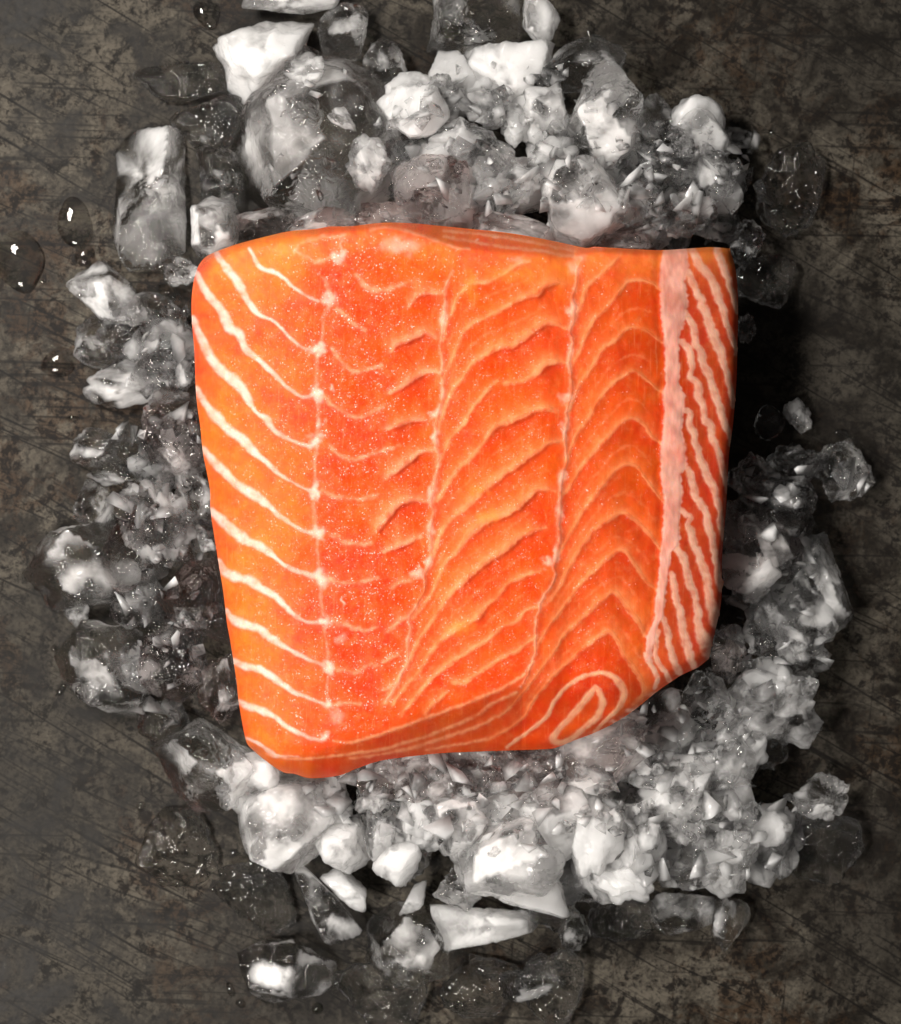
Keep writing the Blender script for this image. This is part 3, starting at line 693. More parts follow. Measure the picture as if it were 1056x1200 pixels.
def chunk_shape(seed, style, sub, poly=None, hz=None):
    """chunk: directions pushed out to a set of fracture planes, then chipped and worn; returns verts, faces, frost.
    With poly (outline relative to its centre) the planes follow that outline and the result is in its units."""
    r = np.random.RandomState(seed)
    d, f = ICO[sub]
    sharp = {'block': 70, 'boulder': 42, 'crumbly': 34, 'slab': 70, 'shard': 80, 'melt': 8}[style]
    if poly is None:
        npl = {'block': 11, 'boulder': 20, 'crumbly': 20, 'slab': 10, 'shard': 9, 'melt': 10}[style]
        nrm = r.normal(size=(npl, 3)); hh = r.uniform(.62, .98, npl)
        base = 1.2
    else:
        p = np.array(poly, float); p[:, 1] *= -1
        ext = np.abs(p).max(); p = p / ext; zz = hz / 2 / ext
        q2 = np.roll(p, -1, 0); e = q2 - p
        n2 = np.stack([e[:, 1], -e[:, 0]], -1); n2 /= np.linalg.norm(n2, axis=1)[:, None]
        h2 = (n2 * p).sum(1)
        n2[h2 < 0] *= -1; h2 = np.maximum(np.abs(h2), .12)
        nrm = np.concatenate([np.c_[n2, r.uniform(-.15, .75, len(n2))], np.c_[r.normal(size=(3, 2)) * .22, np.ones(3)], np.c_[r.normal(size=(2, 2)) * .2, -np.ones(2)], r.normal(size=(5, 3)) + [0, 0, .5]])
        hh = np.concatenate([h2, zz * r.uniform(.92, 1.08, 3), zz * np.ones(2), np.full(5, 9.)])
        nn = nrm / np.linalg.norm(nrm, axis=1)[:, None]
        for k in range(len(nrm) - 5, len(nrm)):      # chips off the upper edges
            hh[k] = (np.abs(nn[k, 0]) + np.abs(nn[k, 1])) * .55 + np.abs(nn[k, 2]) * zz * .8
            hh[k] *= np.linalg.norm(nrm[k])
        ln = np.linalg.norm(nrm, axis=1); hh[len(h2):len(h2) + 5] *= 1.0
        hh = hh / ln; nrm = nrm / ln[:, None]
        npl = len(nrm); base = 1.6
        d = d * np.array([1, 1, max(.35, zz)]); d = d / np.linalg.norm(d, axis=1)[:, None]
    nrm = nrm / np.linalg.norm(nrm, axis=1)[:, None]
    dots = np.clip(d @ nrm.T, 0.02, None)
    q = np.concatenate([hh / dots, np.full((len(d), 1), base)], 1)
    rad = -np.log(np.sum(np.exp(-sharp * np.clip(q, 0, 3)), 1)) / sharp
    near = np.argmin(q, 1)
    o = r.uniform(0, 90, 3)
    amp = {'block': .04, 'boulder': .06, 'crumbly': .15, 'slab': .05, 'shard': .06, 'melt': .16}[style]
    rad = rad * (1 + amp * perlin(d * 2.1 + o) + amp * .5 * perlin(d * 4.7 + o + 9))
    if style == 'crumbly':
        rad *= 1 + .11 * tri_relief(d, r, 4, 1.6) + .035 * tri_relief(d, r, 4, 3.6) + .02 * perlin(d * 8 + o)
    elif style == 'melt':
        rad *= 1 + .04 * perlin(d * 6 + o)
    else:
        rad *= 1 + .045 * tri_relief(d, r, 3, 1.3) + .014 * tri_relief(d, r, 4, 3.6) + .02 * perlin(d * 5 + o)
    facef = np.concatenate([(r.rand(npl) < .45) * r.uniform(.2, .5, npl), [0.1]])
    frost = facef[near] + .5 * perlin(d * 1.3 + o + 70) + .14 * perlin(d * 3.4 + o + 20) + .10 * perlin(d * 10.0 + o + 40)
    v = d * np.clip(rad, .06, 1.6)[:, None]
    if poly is None: v /= np.abs(v).max(0)
    else: v *= ext
    return v, f, frost

def splinter(seed):
    """a small sharp-edged splinter: the hull of a few random points"""
    import bmesh
    r = np.random.RandomState(seed)
    p = r.uniform(-1, 1, size=(r.randint(6, 11), 3)) ** 1 * np.array([1, r.uniform(.45, 1), r.uniform(.25, .8)])
    bm = bmesh.new()
    for q in p: bm.verts.new(q)
    h = bmesh.ops.convex_hull(bm, input=bm.verts)
    bmesh.ops.delete(bm, geom=[g for g in h['geom_interior'] if isinstance(g, bmesh.types.BMVert)], context='VERTS')
    bmesh.ops.triangulate(bm, faces=bm.faces); bm.verts.index_update()
    v = np.array([x.co[:] for x in bm.verts]); f = np.array([[q.index for q in t.verts] for t in bm.faces]); bm.free()
    v = v - (v.max(0) + v.min(0)) / 2
    v /= np.abs(v).max(0)
    return v, f, r.uniform(-.2, .3) + r.uniform(-.3, .3, len(v))

_count = [0]
def ice(px, py, w, h, rot, z0, style, frost, name, label, group=None, hz=None, mat=None, sub=None, lean=0.0, cat='ice', seed=None, poly=None, spots=()):
    """a piece of ice seen at (px,py), w x h photograph pixels across, resting at height z0"""
    _count[0] += 1
    seed = seed if seed is not None else 1000 + _count[0] * 17
    sub = sub or (5 if max(w, h) > 70 else 4 if max(w, h) > 30 else 3)
    w *= 1.12; h *= 1.12
    hz = hz or {'block': .62, 'boulder': .75, 'crumbly': .65, 'slab': .38, 'shard': .45, 'melt': .26, 'splinter': .7}[style] * min(w, h)
    kk = S * (CAMH - z0 - hz / 2) / (CAMH - ZREF)
    if poly:
        pp = np.array(poly, float); px, py = (pp.min(0) + pp.max(0)) / 2; rot = 0
        w, h = pp.max(0) - pp.min(0)
        v, f, fr = chunk_shape(seed, style, max(sub, 4), pp - [px, py], hz)
        v = v * kk
    else:
        v, f, fr = splinter(seed) if style == 'splinter' else chunk_shape(seed, style, sub)
        v = v * np.array([w / 2, h / 2, hz / 2]) * kk
    for (su, sv, sr, ss) in spots:      # white veils frozen into the piece
        fr = fr + ss * np.exp(-(((v[:, 0] / kk - su * w / 2) / (sr * w / 2)) ** 2 + ((v[:, 1] / kk + sv * h / 2) / (sr * h / 2)) ** 2))
    me = mesh_from_arrays(name, v, f, style != 'splinter')
    if style in ('block', 'boulder', 'slab', 'shard', 'crumbly'): me.set_sharp_from_angle(angle=math.radians({'crumbly': 24, 'boulder': 17}.get(style, 14)))
    a = me.attributes.new('frost', 'FLOAT', 'POINT'); a.data.foreach_set('value', np.clip(frost + fr * .8 - .2, -1, 2).astype(np.float32))
    o = add_obj(name, me, mat or ICE)
    x, y, z = unproject(px, py, z0 + hz / 2)
    o.location = (float(x), float(y), float(z))
    rr = random.Random(seed)
    o.rotation_euler = (math.radians(lean * rr.uniform(-1, 1)), math.radians(lean * rr.uniform(-1, 1)), math.radians(-rot))
    return tag(o, label, cat, group)

P = ICE_PINK
# px, py, w, h, rot(cw deg), z0, style, frost, name, label, [extras]
PIECES = [
 # above the fillet
 (308,62,104,88,8,14,'shard',0.95,'ice_chunk','big white wedge of ice pointing down at the upper left',dict(poly=[(256,38),(300,28),(364,32),(347,75),(300,108),(270,85)],hz=52)),
 (335,2,124,26,2,30,'slab',0.73,'ice_slab','long white ice slab cut by the top edge of the picture',dict(poly=[(272,-10),(398,-10),(392,8),(330,13),(275,8)],hz=24)),
 (405,34,54,76,20,0,'boulder',0.23,'ice_chunk','dim clear ice chunk right of the big white wedge',{}),
 (450,74,50,54,0,4,'boulder',0.28,'ice_chunk','small cloudy ice chunk above the boulder, below the dim clear chunk',{}),
 (552,20,126,80,0,0,'block',0.36,'ice_block','large grey clear ice block at the top edge',dict(poly=[(488,-12),(612,-12),(614,30),(602,55),(540,64),(498,50)])),
 (632,24,44,56,5,24,'block',0.68,'ice_chunk','white ice chunk at the right end of the grey top block',{}),
 (590,80,112,66,-8,34,'shard',1.00,'ice_chunk','half-moon of opaque white ice below the grey top block',dict(poly=[(532,58),(646,50),(642,75),(617,112),(592,124),(560,97),(536,80)],hz=44)),
 (502,113,94,50,22,70,'shard',1.00,'ice_chunk','smooth white oval ice piece perched beside the boulder',dict(poly=[(453,100),(470,86),(505,86),(537,103),(545,130),(527,145),(490,134),(456,117)],hz=34)),
 (372,168,166,208,6,6,'block',0.32,'ice_boulder','largest clear ice boulder, above the upper left of the fillet',dict(poly=[(296,110),(338,70),(365,53),(402,68),(442,98),(472,150),(467,200),(447,248),(390,264),(328,252),(294,218),(286,160)],hz=120,sub=5)),
 (362,84,52,34,-20,104,'crumbly',0.68,'ice_crumb','frosty crumb on the crown of the largest boulder',{}),
 (433,196,50,72,-8,106,'crumbly',0.73,'ice_shard','white ragged shard stuck on the right flank of the largest boulder',dict(hz=26)),
 (400,140,40,26,30,112,'crumbly',0.63,'ice_crumb','little white crumb in the middle of the largest boulder',dict(hz=16)),
 (542,166,96,58,-8,86,'crumbly',0.60,'ice_chunk','crumbly frosted chunk just below the white oval piece',{}),
 (520,226,112,84,18,92,'block',0.43,'ice_chunk','clear pinkish ice wedge touching the middle of the fillet top edge',dict(mat=P)),
 (592,212,94,84,0,84,'crumbly',0.54,'ice_chunk','crumbly frosted chunk left of the broad flat one',{}),
 (470,200,74,96,12,52,'boulder',0.33,'ice_chunk','frosted lump between the largest boulder and the pinkish wedge',{}),
 (576,128,56,44,10,72,'crumbly',0.70,'ice_chunk','small ragged white chunk below the half-moon of ice',{}),
 (640,126,48,60,-10,80,'crumbly',0.68,'ice_chunk','ragged white chunk left of the tall faceted boulder',{}),
 (684,84,104,70,-18,40,'boulder',0.22,'ice_boulder','glassy clear boulder top, upper right of the heap',dict(hz=60)),
 (712,140,80,102,12,66,'block',0.50,'ice_boulder','tall faceted ice boulder, upper right of the heap',dict(poly=[(688,95),(715,78),(740,93),(755,140),(747,172),(720,193),(688,188),(666,150)],hz=70)),
 (684,232,112,96,22,104,'slab',0.62,'ice_slab','broad flat frosted slab above the right half of the fillet',dict(poly=[(630,190),(680,183),(717,213),(742,245),(730,264),(680,288),(638,270),(626,225)],hz=46)),
 (644,190,66,62,0,88,'crumbly',0.63,'ice_chunk','frosted crumbly chunk above the broad flat slab',{}),
 (788,182,96,86,24,52,'crumbly',0.30,'ice_chunk','rough clear chunk right of the tall faceted boulder',{}),
 (836,206,84,86,0,40,'crumbly',0.34,'ice_chunk','rough glinting chunk at the upper right corner of the heap',{}),
 (768,132,46,56,0,30,'crumbly',0.30,'ice_chunk','small clear chunk at the upper right rim of the heap',{}),
 (806,250,96,58,-6,80,'crumbly',0.38,'ice_chunk','rough frosted chunk touching the upper right of the fillet',{}),
 (752,236,56,50,14,84,'crumbly',0.48,'ice_chunk','knobbly chunk between the broad slab and the fillet corner',{}),
 (876,282,46,60,-12,26,'crumbly',0.30,'ice_chunk','knobbly ice bit just outside the fillet upper right corner',{}),
 (934,236,84,128,8,-4,'melt',-0.30,'ice_chunk','flat half-melted clear ice at the far upper right',dict(hz=34)),
 (892,330,74,64,0,-2,'melt',-0.10,'ice_chunk','shaded melting lump beside the upper right edge of the fillet',dict(hz=36)),
 (878,384,26,34,0,8,'crumbly',0.43,'ice_crumb','lone frosted crumb in the shadow right of the fillet',{}),
 (862,160,52,24,8,0,'shard',0.48,'ice_crumb','thin pale sliver at the upper right of the heap',{}),
 # upper left
 (181,215,76,206,4,2,'slab',0.20,'ice_slab','tall upright clear ice slab at the upper left',dict(poly=[(150,115),(195,110),(209,150),(214,230),(224,290),(206,312),(150,318),(135,290),(141,200)],hz=46,spots=[(.25,-.55,.5,.9),(-.1,.75,.5,.4)])),
 (216,96,112,44,-6,-3,'melt',-0.30,'ice_chunk','flat clear melting ice between the white wedge and the tall slab',dict(hz=24)),
 (246,146,86,70,10,-3,'melt',0.12,'ice_chunk','melting clear lump right of the tall slab, near its top',dict(hz=36)),
 (254,208,66,80,-14,-3,'melt',0.15,'ice_chunk','melting clear lump right of the tall slab, near its foot',dict(hz=40)),
 (248,267,58,58,0,46,'boulder',0.60,'ice_chunk','round white ice nugget at the upper left corner of the fillet',dict(poly=[(218,250),(235,236),(265,240),(280,265),(274,287),(245,299),(223,287)])),
 (312,262,74,38,-8,50,'boulder',0.25,'ice_chunk','reddish clear ice peeking over the upper left edge of the fillet',dict(mat=P)),
 (212,318,46,34,0,40,'crumbly',0.43,'ice_chunk','small frosted bit below the round white nugget',{}),
 (120,342,84,66,18,0,'boulder',0.50,'ice_chunk','cloudy white lump below the foot of the tall slab',dict(hz=40)),
 (178,384,116,88,6,-3,'melt',0.36,'ice_chunk','wide clear melting lump left of the fillet, upper part',dict(hz=44)),
 (122,400,70,62,0,-3,'melt',0.30,'ice_chunk','small clear melting lump at the left rim, upper part',dict(hz=34)),
 (150,446,132,58,-4,-3,'melt',0.46,'ice_chunk','bubbly flat ice left of the fillet',dict(hz=36)),
 (207,506,72,100,-8,34,'boulder',0.20,'ice_boulder','clear pink-edged boulder leaning on the fillet left side',dict(poly=[(168,490),(183,460),(215,453),(237,480),(240,540),(205,557),(173,530)],mat=P)),
 (214,430,44,76,0,20,'crumbly',0.28,'ice_chunk','frosted bit wedged between bubbly flat ice and fillet',{}),
 (112,522,58,46,0,2,'boulder',0.28,'ice_chunk','round clear nugget at the left rim, middle of the picture',{}),
 (134,554,64,36,-6,8,'shard',0.33,'ice_chunk','frosted sliver under the round clear nugget',{}),
 (108,592,56,54,10,-2,'boulder',0.26,'ice_chunk','dark clear chunk above the big clear lump at the left rim',{}),
 (186,614,84,112,-14,38,'crumbly',0.38,'ice_chunk','bright glinting ragged chunk near the fillet left side',{}),
 (226,580,44,84,0,30,'crumbly',0.50,'ice_chunk','frosty rubble squeezed between glinting chunk and fillet',{}),
 (98,652,148,106,14,-4,'boulder',0.36,'ice_boulder','big smooth clear lump at the left rim',dict(poly=[(28,672),(60,623),(110,612),(167,643),(173,680),(130,707),(78,712)],hz=74)),
 (90,718,26,32,12,2,'block',0.43,'ice_crumb','small pale crumb below the big smooth clear lump',{}),
 (160,706,60,56,0,16,'crumbly',0.20,'ice_chunk','small glassy chunk between the two big left lumps',{}),
 (122,772,114,112,-10,-4,'boulder',0.36,'ice_boulder','clear round lump at the left rim, lower of the two',dict(poly=[(68,760),(98,728),(150,732),(183,770),(168,832),(120,832),(78,802)],hz=76)),
 (234,700,96,94,16,44,'block',0.06,'ice_boulder','dark clear pink-edged boulder against the fillet left side',dict(poly=[(186,700),(220,663),(252,653),(274,700),(272,752),(228,737)],mat=P)),
 (200,776,78,88,0,28,'block',0.24,'ice_chunk','frost-topped chunk below the dark pink-edged boulder',dict(mat=P)),
 (258,802,58,84,8,36,'crumbly',0.32,'ice_chunk','pinkish chunk tucked under the fillet lower left side',dict(mat=P)),
 (196,846,66,54,0,4,'melt',0.00,'ice_chunk','dark wet lump below the frost-topped chunk',dict(hz=34)),
 # below the fillet
 (252,892,124,112,16,24,'boulder',0.30,'ice_boulder','glassy boulder at the fillet lower left corner',dict(poly=[(191,850),(230,840),(275,858),(302,890),(332,910),(280,947),(255,950),(213,915)],hz=84)),
 (296,912,70,76,0,40,'boulder',0.73,'ice_chunk','white lump right of the glassy lower left boulder',{}),
 (340,958,118,118,0,30,'boulder',0.50,'ice_boulder','round frosted boulder below the fillet lower left tip',dict(poly=[(283,940),(308,913),(380,913),(407,935),(400,965),(360,1002),(330,1022),(288,997)],hz=84)),
 (388,938,46,76,-14,72,'slab',1.00,'ice_slab','upright white plate beside the round frosted boulder',dict(poly=[(363,912),(395,908),(414,945),(402,967),(373,962)])),
 (210,984,92,104,10,-5,'melt',-0.30,'ice_chunk','dark flat melting ice at the lower left rim',dict(hz=34)),
 (304,1052,100,88,0,-5,'melt',-0.20,'ice_chunk','dark clear lump below the round frosted boulder',dict(hz=50)),
 (381,1066,50,124,-24,24,'shard',0.43,'ice_shard','long grey-white shard pointing down at the lower left',dict(poly=[(343,1012),(360,1008),(397,1055),(427,1085),(420,1112),(395,1125),(370,1085)],hz=34)),
 (410,1046,66,38,30,44,'shard',0.95,'ice_shard','flat white shard right of the long pointing shard',dict(poly=[(380,1032),(400,1023),(442,1060),(439,1074),(410,1064)])),
 (336,1136,116,72,4,-3,'block',0.22,'ice_block','squat clear block with a white core at the bottom left',dict(poly=[(280,1106),(345,1103),(392,1130),(390,1162),(330,1174),(283,1162)],hz=52,spots=[(-.35,.0,.42,1.4)])),
 (486,1112,112,104,0,-4,'boulder',0.18,'ice_boulder','dark bubbly clear boulder at the bottom',dict(poly=[(432,1085),(470,1062),(520,1070),(540,1110),(520,1155),(470,1165),(438,1135)],hz=64)),
 (396,996,78,54,-12,62,'boulder',0.95,'ice_chunk','smooth white lump between the frosted boulder and the oval',dict(poly=[(370,990),(385,968),(422,963),(424,1005),(405,1022),(383,1017)])),
 (487,956,42,62,4,96,'boulder',1.00,'ice_chunk','small upright white oval in the heap below the fillet',dict(poly=[(470,945),(480,926),(502,930),(509,955),(497,987),(476,984)],hz=28)),
 (442,960,60,92,-8,70,'block',0.38,'ice_chunk','frosted clear column left of the small white oval',{}),
 (450,914,80,56,0,98,'crumbly',0.46,'ice_chunk','pinkish crumbly chunk under the fillet bottom edge, left',dict(mat=P)),
 (538,962,84,76,10,88,'boulder',0.72,'ice_chunk','white lump right of the small white oval',dict(poly=[(501,940),(530,928),(567,933),(574,970),(550,1002),(525,1002),(506,975)])),
 (584,1004,124,118,-14,70,'boulder',0.60,'ice_boulder','brightest big glassy boulder in the middle below the fillet',dict(poly=[(556,975),(600,948),(642,953),(662,985),(657,1032),(630,1062),(580,1064),(528,1062),(518,1020)],hz=96,sub=5)),
 (650,960,80,90,0,88,'boulder',0.76,'ice_chunk','white lump right of the brightest boulder',{}),
 (486,1054,30,48,20,48,'shard',0.95,'ice_shard','small white blade left of the bottom slab',dict(poly=[(468,1070),(485,1038),(500,1030),(497,1060),(475,1078)])),
 (566,1080,126,58,-8,20,'slab',0.73,'ice_slab','white flat slab under the brightest boulder',dict(poly=[(506,1060),(545,1063),(627,1058),(632,1087),(560,1107),(520,1114),(510,1095)],hz=36)),
 (640,1058,72,58,10,24,'crumbly',0.25,'ice_chunk','glassy ribbed bit right of the white flat slab',{}),
 (520,916,88,64,0,100,'crumbly',0.50,'ice_chunk','pinkish rubble under the middle of the fillet bottom edge',dict(mat=P)),
 (604,908,98,64,8,100,'crumbly',0.48,'ice_chunk','pinkish frosted chunk under the fillet bottom edge, right of middle',dict(mat=P)),
 (700,882,104,88,-14,84,'boulder',0.55,'ice_boulder','clear rose-tinged boulder under the fillet lower right',dict(mat=P,hz=66)),
 (776,836,58,84,14,56,'shard',0.34,'ice_chunk','upright clear wedge at the fillet lower right edge',dict(poly=[(738,830),(807,793),(802,850),(770,882),(743,870)],mat=P,hz=44)),
 (828,832,74,112,10,30,'block',0.34,'ice_boulder','dark clear boulder below the fillet lower right corner',dict(hz=64)),
 (470,1010,66,58,0,50,'crumbly',0.23,'ice_chunk','glassy bit below the small white oval',{}),
 (540,1040,60,50,0,44,'crumbly',0.48,'ice_chunk','frosty bit at the lower left of the brightest boulder',{}),
 (692,972,78,104,8,84,'boulder',0.74,'ice_chunk','bright white chunk in the heap, right of the middle',{}),
 (744,986,64,84,-8,74,'boulder',0.76,'ice_chunk','white rounded chunk left of the crumbly white mass',{}),
 (800,946,104,84,0,70,'crumbly',0.70,'ice_chunk','crumbly white mass at the right of the lower heap',{}),
 (756,902,72,56,0,84,'crumbly',0.50,'ice_chunk','frosted rubble below the upright clear wedge',{}),
 (756,1026,62,38,-26,62,'slab',1.00,'ice_shard','flat white chip at the lower right of the heap',dict(poly=[(726,1030),(755,1010),(782,1006),(780,1025),(745,1047),(728,1043)])),
 (704,1034,82,58,-10,40,'crumbly',0.28,'ice_chunk','glassy chunk left of the flat white chip',{}),
 (812,1014,74,64,0,40,'crumbly',0.46,'ice_chunk','clear knobbly chunk right of the flat white chip',{}),
 (852,996,92,90,14,36,'crumbly',0.46,'ice_chunk','glinting crumbly chunk at the lower right corner of the heap',{}),
 (858,940,64,60,0,44,'crumbly',0.48,'ice_chunk','frosted chunk right of the crumbly white mass',{}),
 (800,1070,74,46,0,0,'shard',0.46,'ice_chunk','dim cloudy plate on the steel at the lower right',{}),
 (854,1080,46,66,6,0,'boulder',0.22,'ice_chunk','clear cone-shaped bit at the lower right rim',{}),
 (912,832,108,88,-6,26,'crumbly',0.50,'ice_chunk','lumpy clear chunk at the right rim, lower part',{}),
 (900,800,56,30,8,62,'shard',0.95,'ice_shard','white chip on the lumpy clear chunk at the right',{}),
 (866,868,64,60,0,50,'crumbly',0.54,'ice_chunk','frosty rubble right of the dark clear boulder',{}),
 (890,884,60,44,16,30,'melt',-0.10,'ice_chunk','clear lens-shaped piece below the lumpy clear chunk',dict(hz=26)),
 (968,938,64,60,-30,14,'crumbly',0.50,'ice_chunk','clear glinting piece farthest right in the lower heap',{}),
 (914,984,54,84,10,10,'crumbly',0.50,'ice_chunk','clear ragged piece left of the farthest right one',{}),
 (962,992,92,80,0,-4,'melt',-0.20,'ice_chunk','flat clear ice under the farthest right glinting piece',dict(hz=40)),
 (730,1076,76,52,0,-2,'melt',-0.05,'ice_chunk','dark clear lump under the lower right heap',dict(hz=40)),
 (676,1092,40,44,0,2,'crumbly',0.33,'ice_chunk','small frosted bit between the dark lumps at the bottom',{}),
 (566,1150,90,80,0,-4,'melt',-0.15,'ice_chunk','flat clear puddle-like ice at the bottom middle',dict(hz=44)),
 (622,1152,70,42,4,2,'boulder',0.20,'ice_chunk','pair-shaped clear nugget at the bottom edge',{}),
 (652,1160,80,90,0,-4,'melt',-0.10,'ice_chunk','dim clear block at the bottom edge, right of the nugget',dict(hz=48)),
 (440,1160,110,90,10,-5,'melt',-0.25,'ice_chunk','dark flat clear ice at the bottom edge, left of middle',dict(hz=40)),
 (420,896,74,44,-10,92,'crumbly',.62,'ice_chunk','frosted bit tucked under the left part of the fillet bottom edge',dict(mat=P)),
 (490,890,78,46,0,96,'boulder',.60,'ice_chunk','frosted lump tucked under the fillet bottom edge, left of middle',dict(mat=P)),
 (566,888,84,48,0,98,'crumbly',.62,'ice_chunk','pale rubble tucked under the middle of the fillet bottom edge',dict(mat=P)),
 (644,886,70,44,0,94,'crumbly',.58,'ice_chunk','pale bit tucked under the fillet bottom edge beside the rose-tinged boulder',dict(mat=P)),
 (730,856,64,50,-30,88,'crumbly',.56,'ice_chunk','pale bit tucked under the slanting lower right edge of the fillet',dict(mat=P)),
 (452,256,90,40,4,96,'crumbly',.58,'ice_chunk','pale rubble tucked behind the middle of the fillet top edge',dict(mat=P)),
 (600,268,96,44,6,98,'boulder',.62,'ice_chunk','frosted lump tucked behind the fillet top edge, right of middle',dict(mat=P)),
 (730,280,84,40,0,84,'crumbly',.45,'ice_chunk','dim rubble tucked behind the right part of the fillet top edge',dict(mat=P)),
 (380,262,80,36,-6,92,'boulder',.42,'ice_chunk','grey lump tucked behind the left part of the fillet top edge',dict(mat=P)),
 # right of the fillet
 (880,560,54,56,0,40,'crumbly',0.32,'ice_chunk','pinkish knobbly bit against the fillet right side',dict(mat=P)),
 (876,606,60,56,0,42,'crumbly',0.24,'ice_chunk','pinkish glassy bit below the knobbly one, right of the fillet',dict(mat=P)),
 (892,644,92,92,12,36,'block',0.30,'ice_boulder','dark rose-tinged boulder right of the fillet',dict(poly=[(846,618),(880,602),(922,613),(937,640),(917,667),(880,692),(846,672)],mat=P,hz=66)),
 (880,668,76,46,8,74,'boulder',0.76,'ice_chunk','smooth frosted patch of ice lying on the rose-tinged boulder',dict(poly=[(843,648),(905,653),(917,672),(880,699),(848,687)],mat=P,hz=30)),
 (962,690,64,118,-10,4,'boulder',0.45,'ice_boulder','glassy boulder at the right rim, beside the rose-tinged one',dict(hz=64)),
 (902,736,78,86,0,24,'crumbly',0.42,'ice_chunk','glinting clear chunk below the rose-tinged boulder',{}),
 (938,770,66,66,0,16,'crumbly',0.45,'ice_chunk','clear rubble below the glassy right rim boulder',{}),
 (858,762,48,72,0,34,'crumbly',0.30,'ice_chunk','pinkish clear bit under the fillet right lower side',dict(mat=P)),
 (926,552,62,74,10,-2,'crumbly',0.30,'ice_chunk','clear ragged chunk in the shadow right of the fillet',{}),
 (988,552,60,66,-16,-2,'crumbly',0.28,'ice_chunk','clear ragged chunk at the far right, in the light',{}),
 (936,486,34,42,0,0,'crumbly',0.40,'ice_crumb','single small clear crumb far right of the fillet',{}),
 (898,500,40,46,0,-2,'melt',0.00,'ice_crumb','dark clear crumb in the deepest shadow right of the fillet',{}),
]
for px, py, w, h, rot, z0, style, frost, name, label, ex in PIECES:
    ex = dict(ex)
    o = ice(px, py, w, h, rot, z0, style, frost, name, label, lean=6 if style != 'melt' else 0, **ex)

# lower layer of the heap, seen in the gaps between the chunks
rnd = random.Random(5)
LAYER = [
 ((590,190),(170,95),22,(10,72),1.0,'half-hidden frosted chunk low in the heap above the fillet','low chunks above the fillet'),
 ((800,215),(100,85),10,(0,35),.6,'half-hidden clear chunk low in the upper right heap','low chunks at the upper right'),
 ((600,960),(220,90),32,(15,84),1.0,'half-hidden frosted chunk low in the heap below the fillet','low chunks below the fillet'),
 ((840,930),(110,110),18,(0,48),.85,'half-hidden chunk low in the lower right heap','low chunks at the lower right'),
 ((905,690),(70,130),9,(0,25),.35,'half-hidden clear chunk low in the pile right of the fillet','low chunks right of the fillet'),
 ((205,620),(70,230),15,(0,25),.25,'half-hidden clear chunk low in the pile left of the fillet','low chunks left of the fillet'),
]
for (cx_, cy_), (hx, hy), k, (z0, z1), fr, label, group in LAYER:
    made = 0; tries = 0
    while made < k and tries < 900:
        tries += 1
        a = rnd.uniform(0, 2 * math.pi); q = math.sqrt(rnd.random())
        x = cx_ + hx * q * math.cos(a); y = cy_ + hy * q * math.sin(a)
        if in_outline(np.array(x), np.array(y)): continue
        w = rnd.uniform(50, 88); made += 1
        ice(x, y, w, w * rnd.uniform(.65, 1.0), rnd.uniform(0, 180), rnd.uniform(z0, z1), rnd.choice(['boulder', 'boulder', 'block', 'crumbly']), fr + rnd.uniform(-.3, .3), 'ice_chunk', label, group, lean=25, sub=4)

# small crushed bits between and on the chunks
bpy.context.view_layer.update()
DG = bpy.context.evaluated_depsgraph_get()
def surface_at(px, py):
    """height (pixel units) of whatever lies under a photograph position, and whether that is ice"""
    o = cam_o.location; x, y, z = unproject(px, py, 0)
    d = (Vector((float(x), float(y), 0)) - o).normalized()
    ok, loc, nor, idx_, ob, mt = scene.ray_cast(DG, o, d)
    return (loc.z / S, ob.name.startswith('ice')) if ok else (0, False)
rnd = random.Random(11)
CRUMBS = [  # region centre, half-size, how many, z range, frost, size range, label, group
 ((560,165),(120,75),26,(70,125),.52,(14,34),'small white crushed bit in the heap above the fillet','crushed bits above the fillet'),
 ((800,215),(95,70),20,(40,95),.4,(12,30),'small glinting crushed bit at the upper right of the heap','crushed bits at the upper right'),
 ((570,950),(190,55),34,(85,120),.55,(14,34),'small white crushed bit in the heap below the fillet','crushed bits below the fillet'),
 ((800,950),(90,80),28,(55,105),.45,(12,32),'small frosted crushed bit in the lower right heap','crushed bits at the lower right'),
 ((890,780),(65,80),16,(30,75),.45,(12,28),'small clear crushed bit right of the fillet lower corner','crushed bits right of the fillet'),
 ((195,600),(50,190),20,(20,75),.45,(12,28),'small frosted crushed bit left of the fillet','crushed bits left of the fillet'),
]
for (cx_, cy_), (hx, hy), k, (z0, z1), fr, (s0, s1), label, group in CRUMBS:
    made = 0; tries = 0
    while made < k and tries < 900:
        tries += 1
        a = rnd.uniform(0, 2 * math.pi); q = math.sqrt(rnd.random())
        x = cx_ + hx * q * math.cos(a); y = cy_ + hy * q * math.sin(a)
        if in_outline(np.array(x), np.array(y)): continue
        zs, on_ice = surface_at(x, y)
        if not on_ice: continue
        s_ = rnd.uniform(s0, s1); made += 1
        ice(x, y, s_, s_ * rnd.uniform(.6, 1.1), rnd.uniform(0, 180), zs - .3 * s_, rnd.choice(['splinter', 'splinter', 'splinter', 'crumbly', 'block']), fr + rnd.uniform(-.35, .35), 'ice_crumb', label, group, lean=40, sub=4)

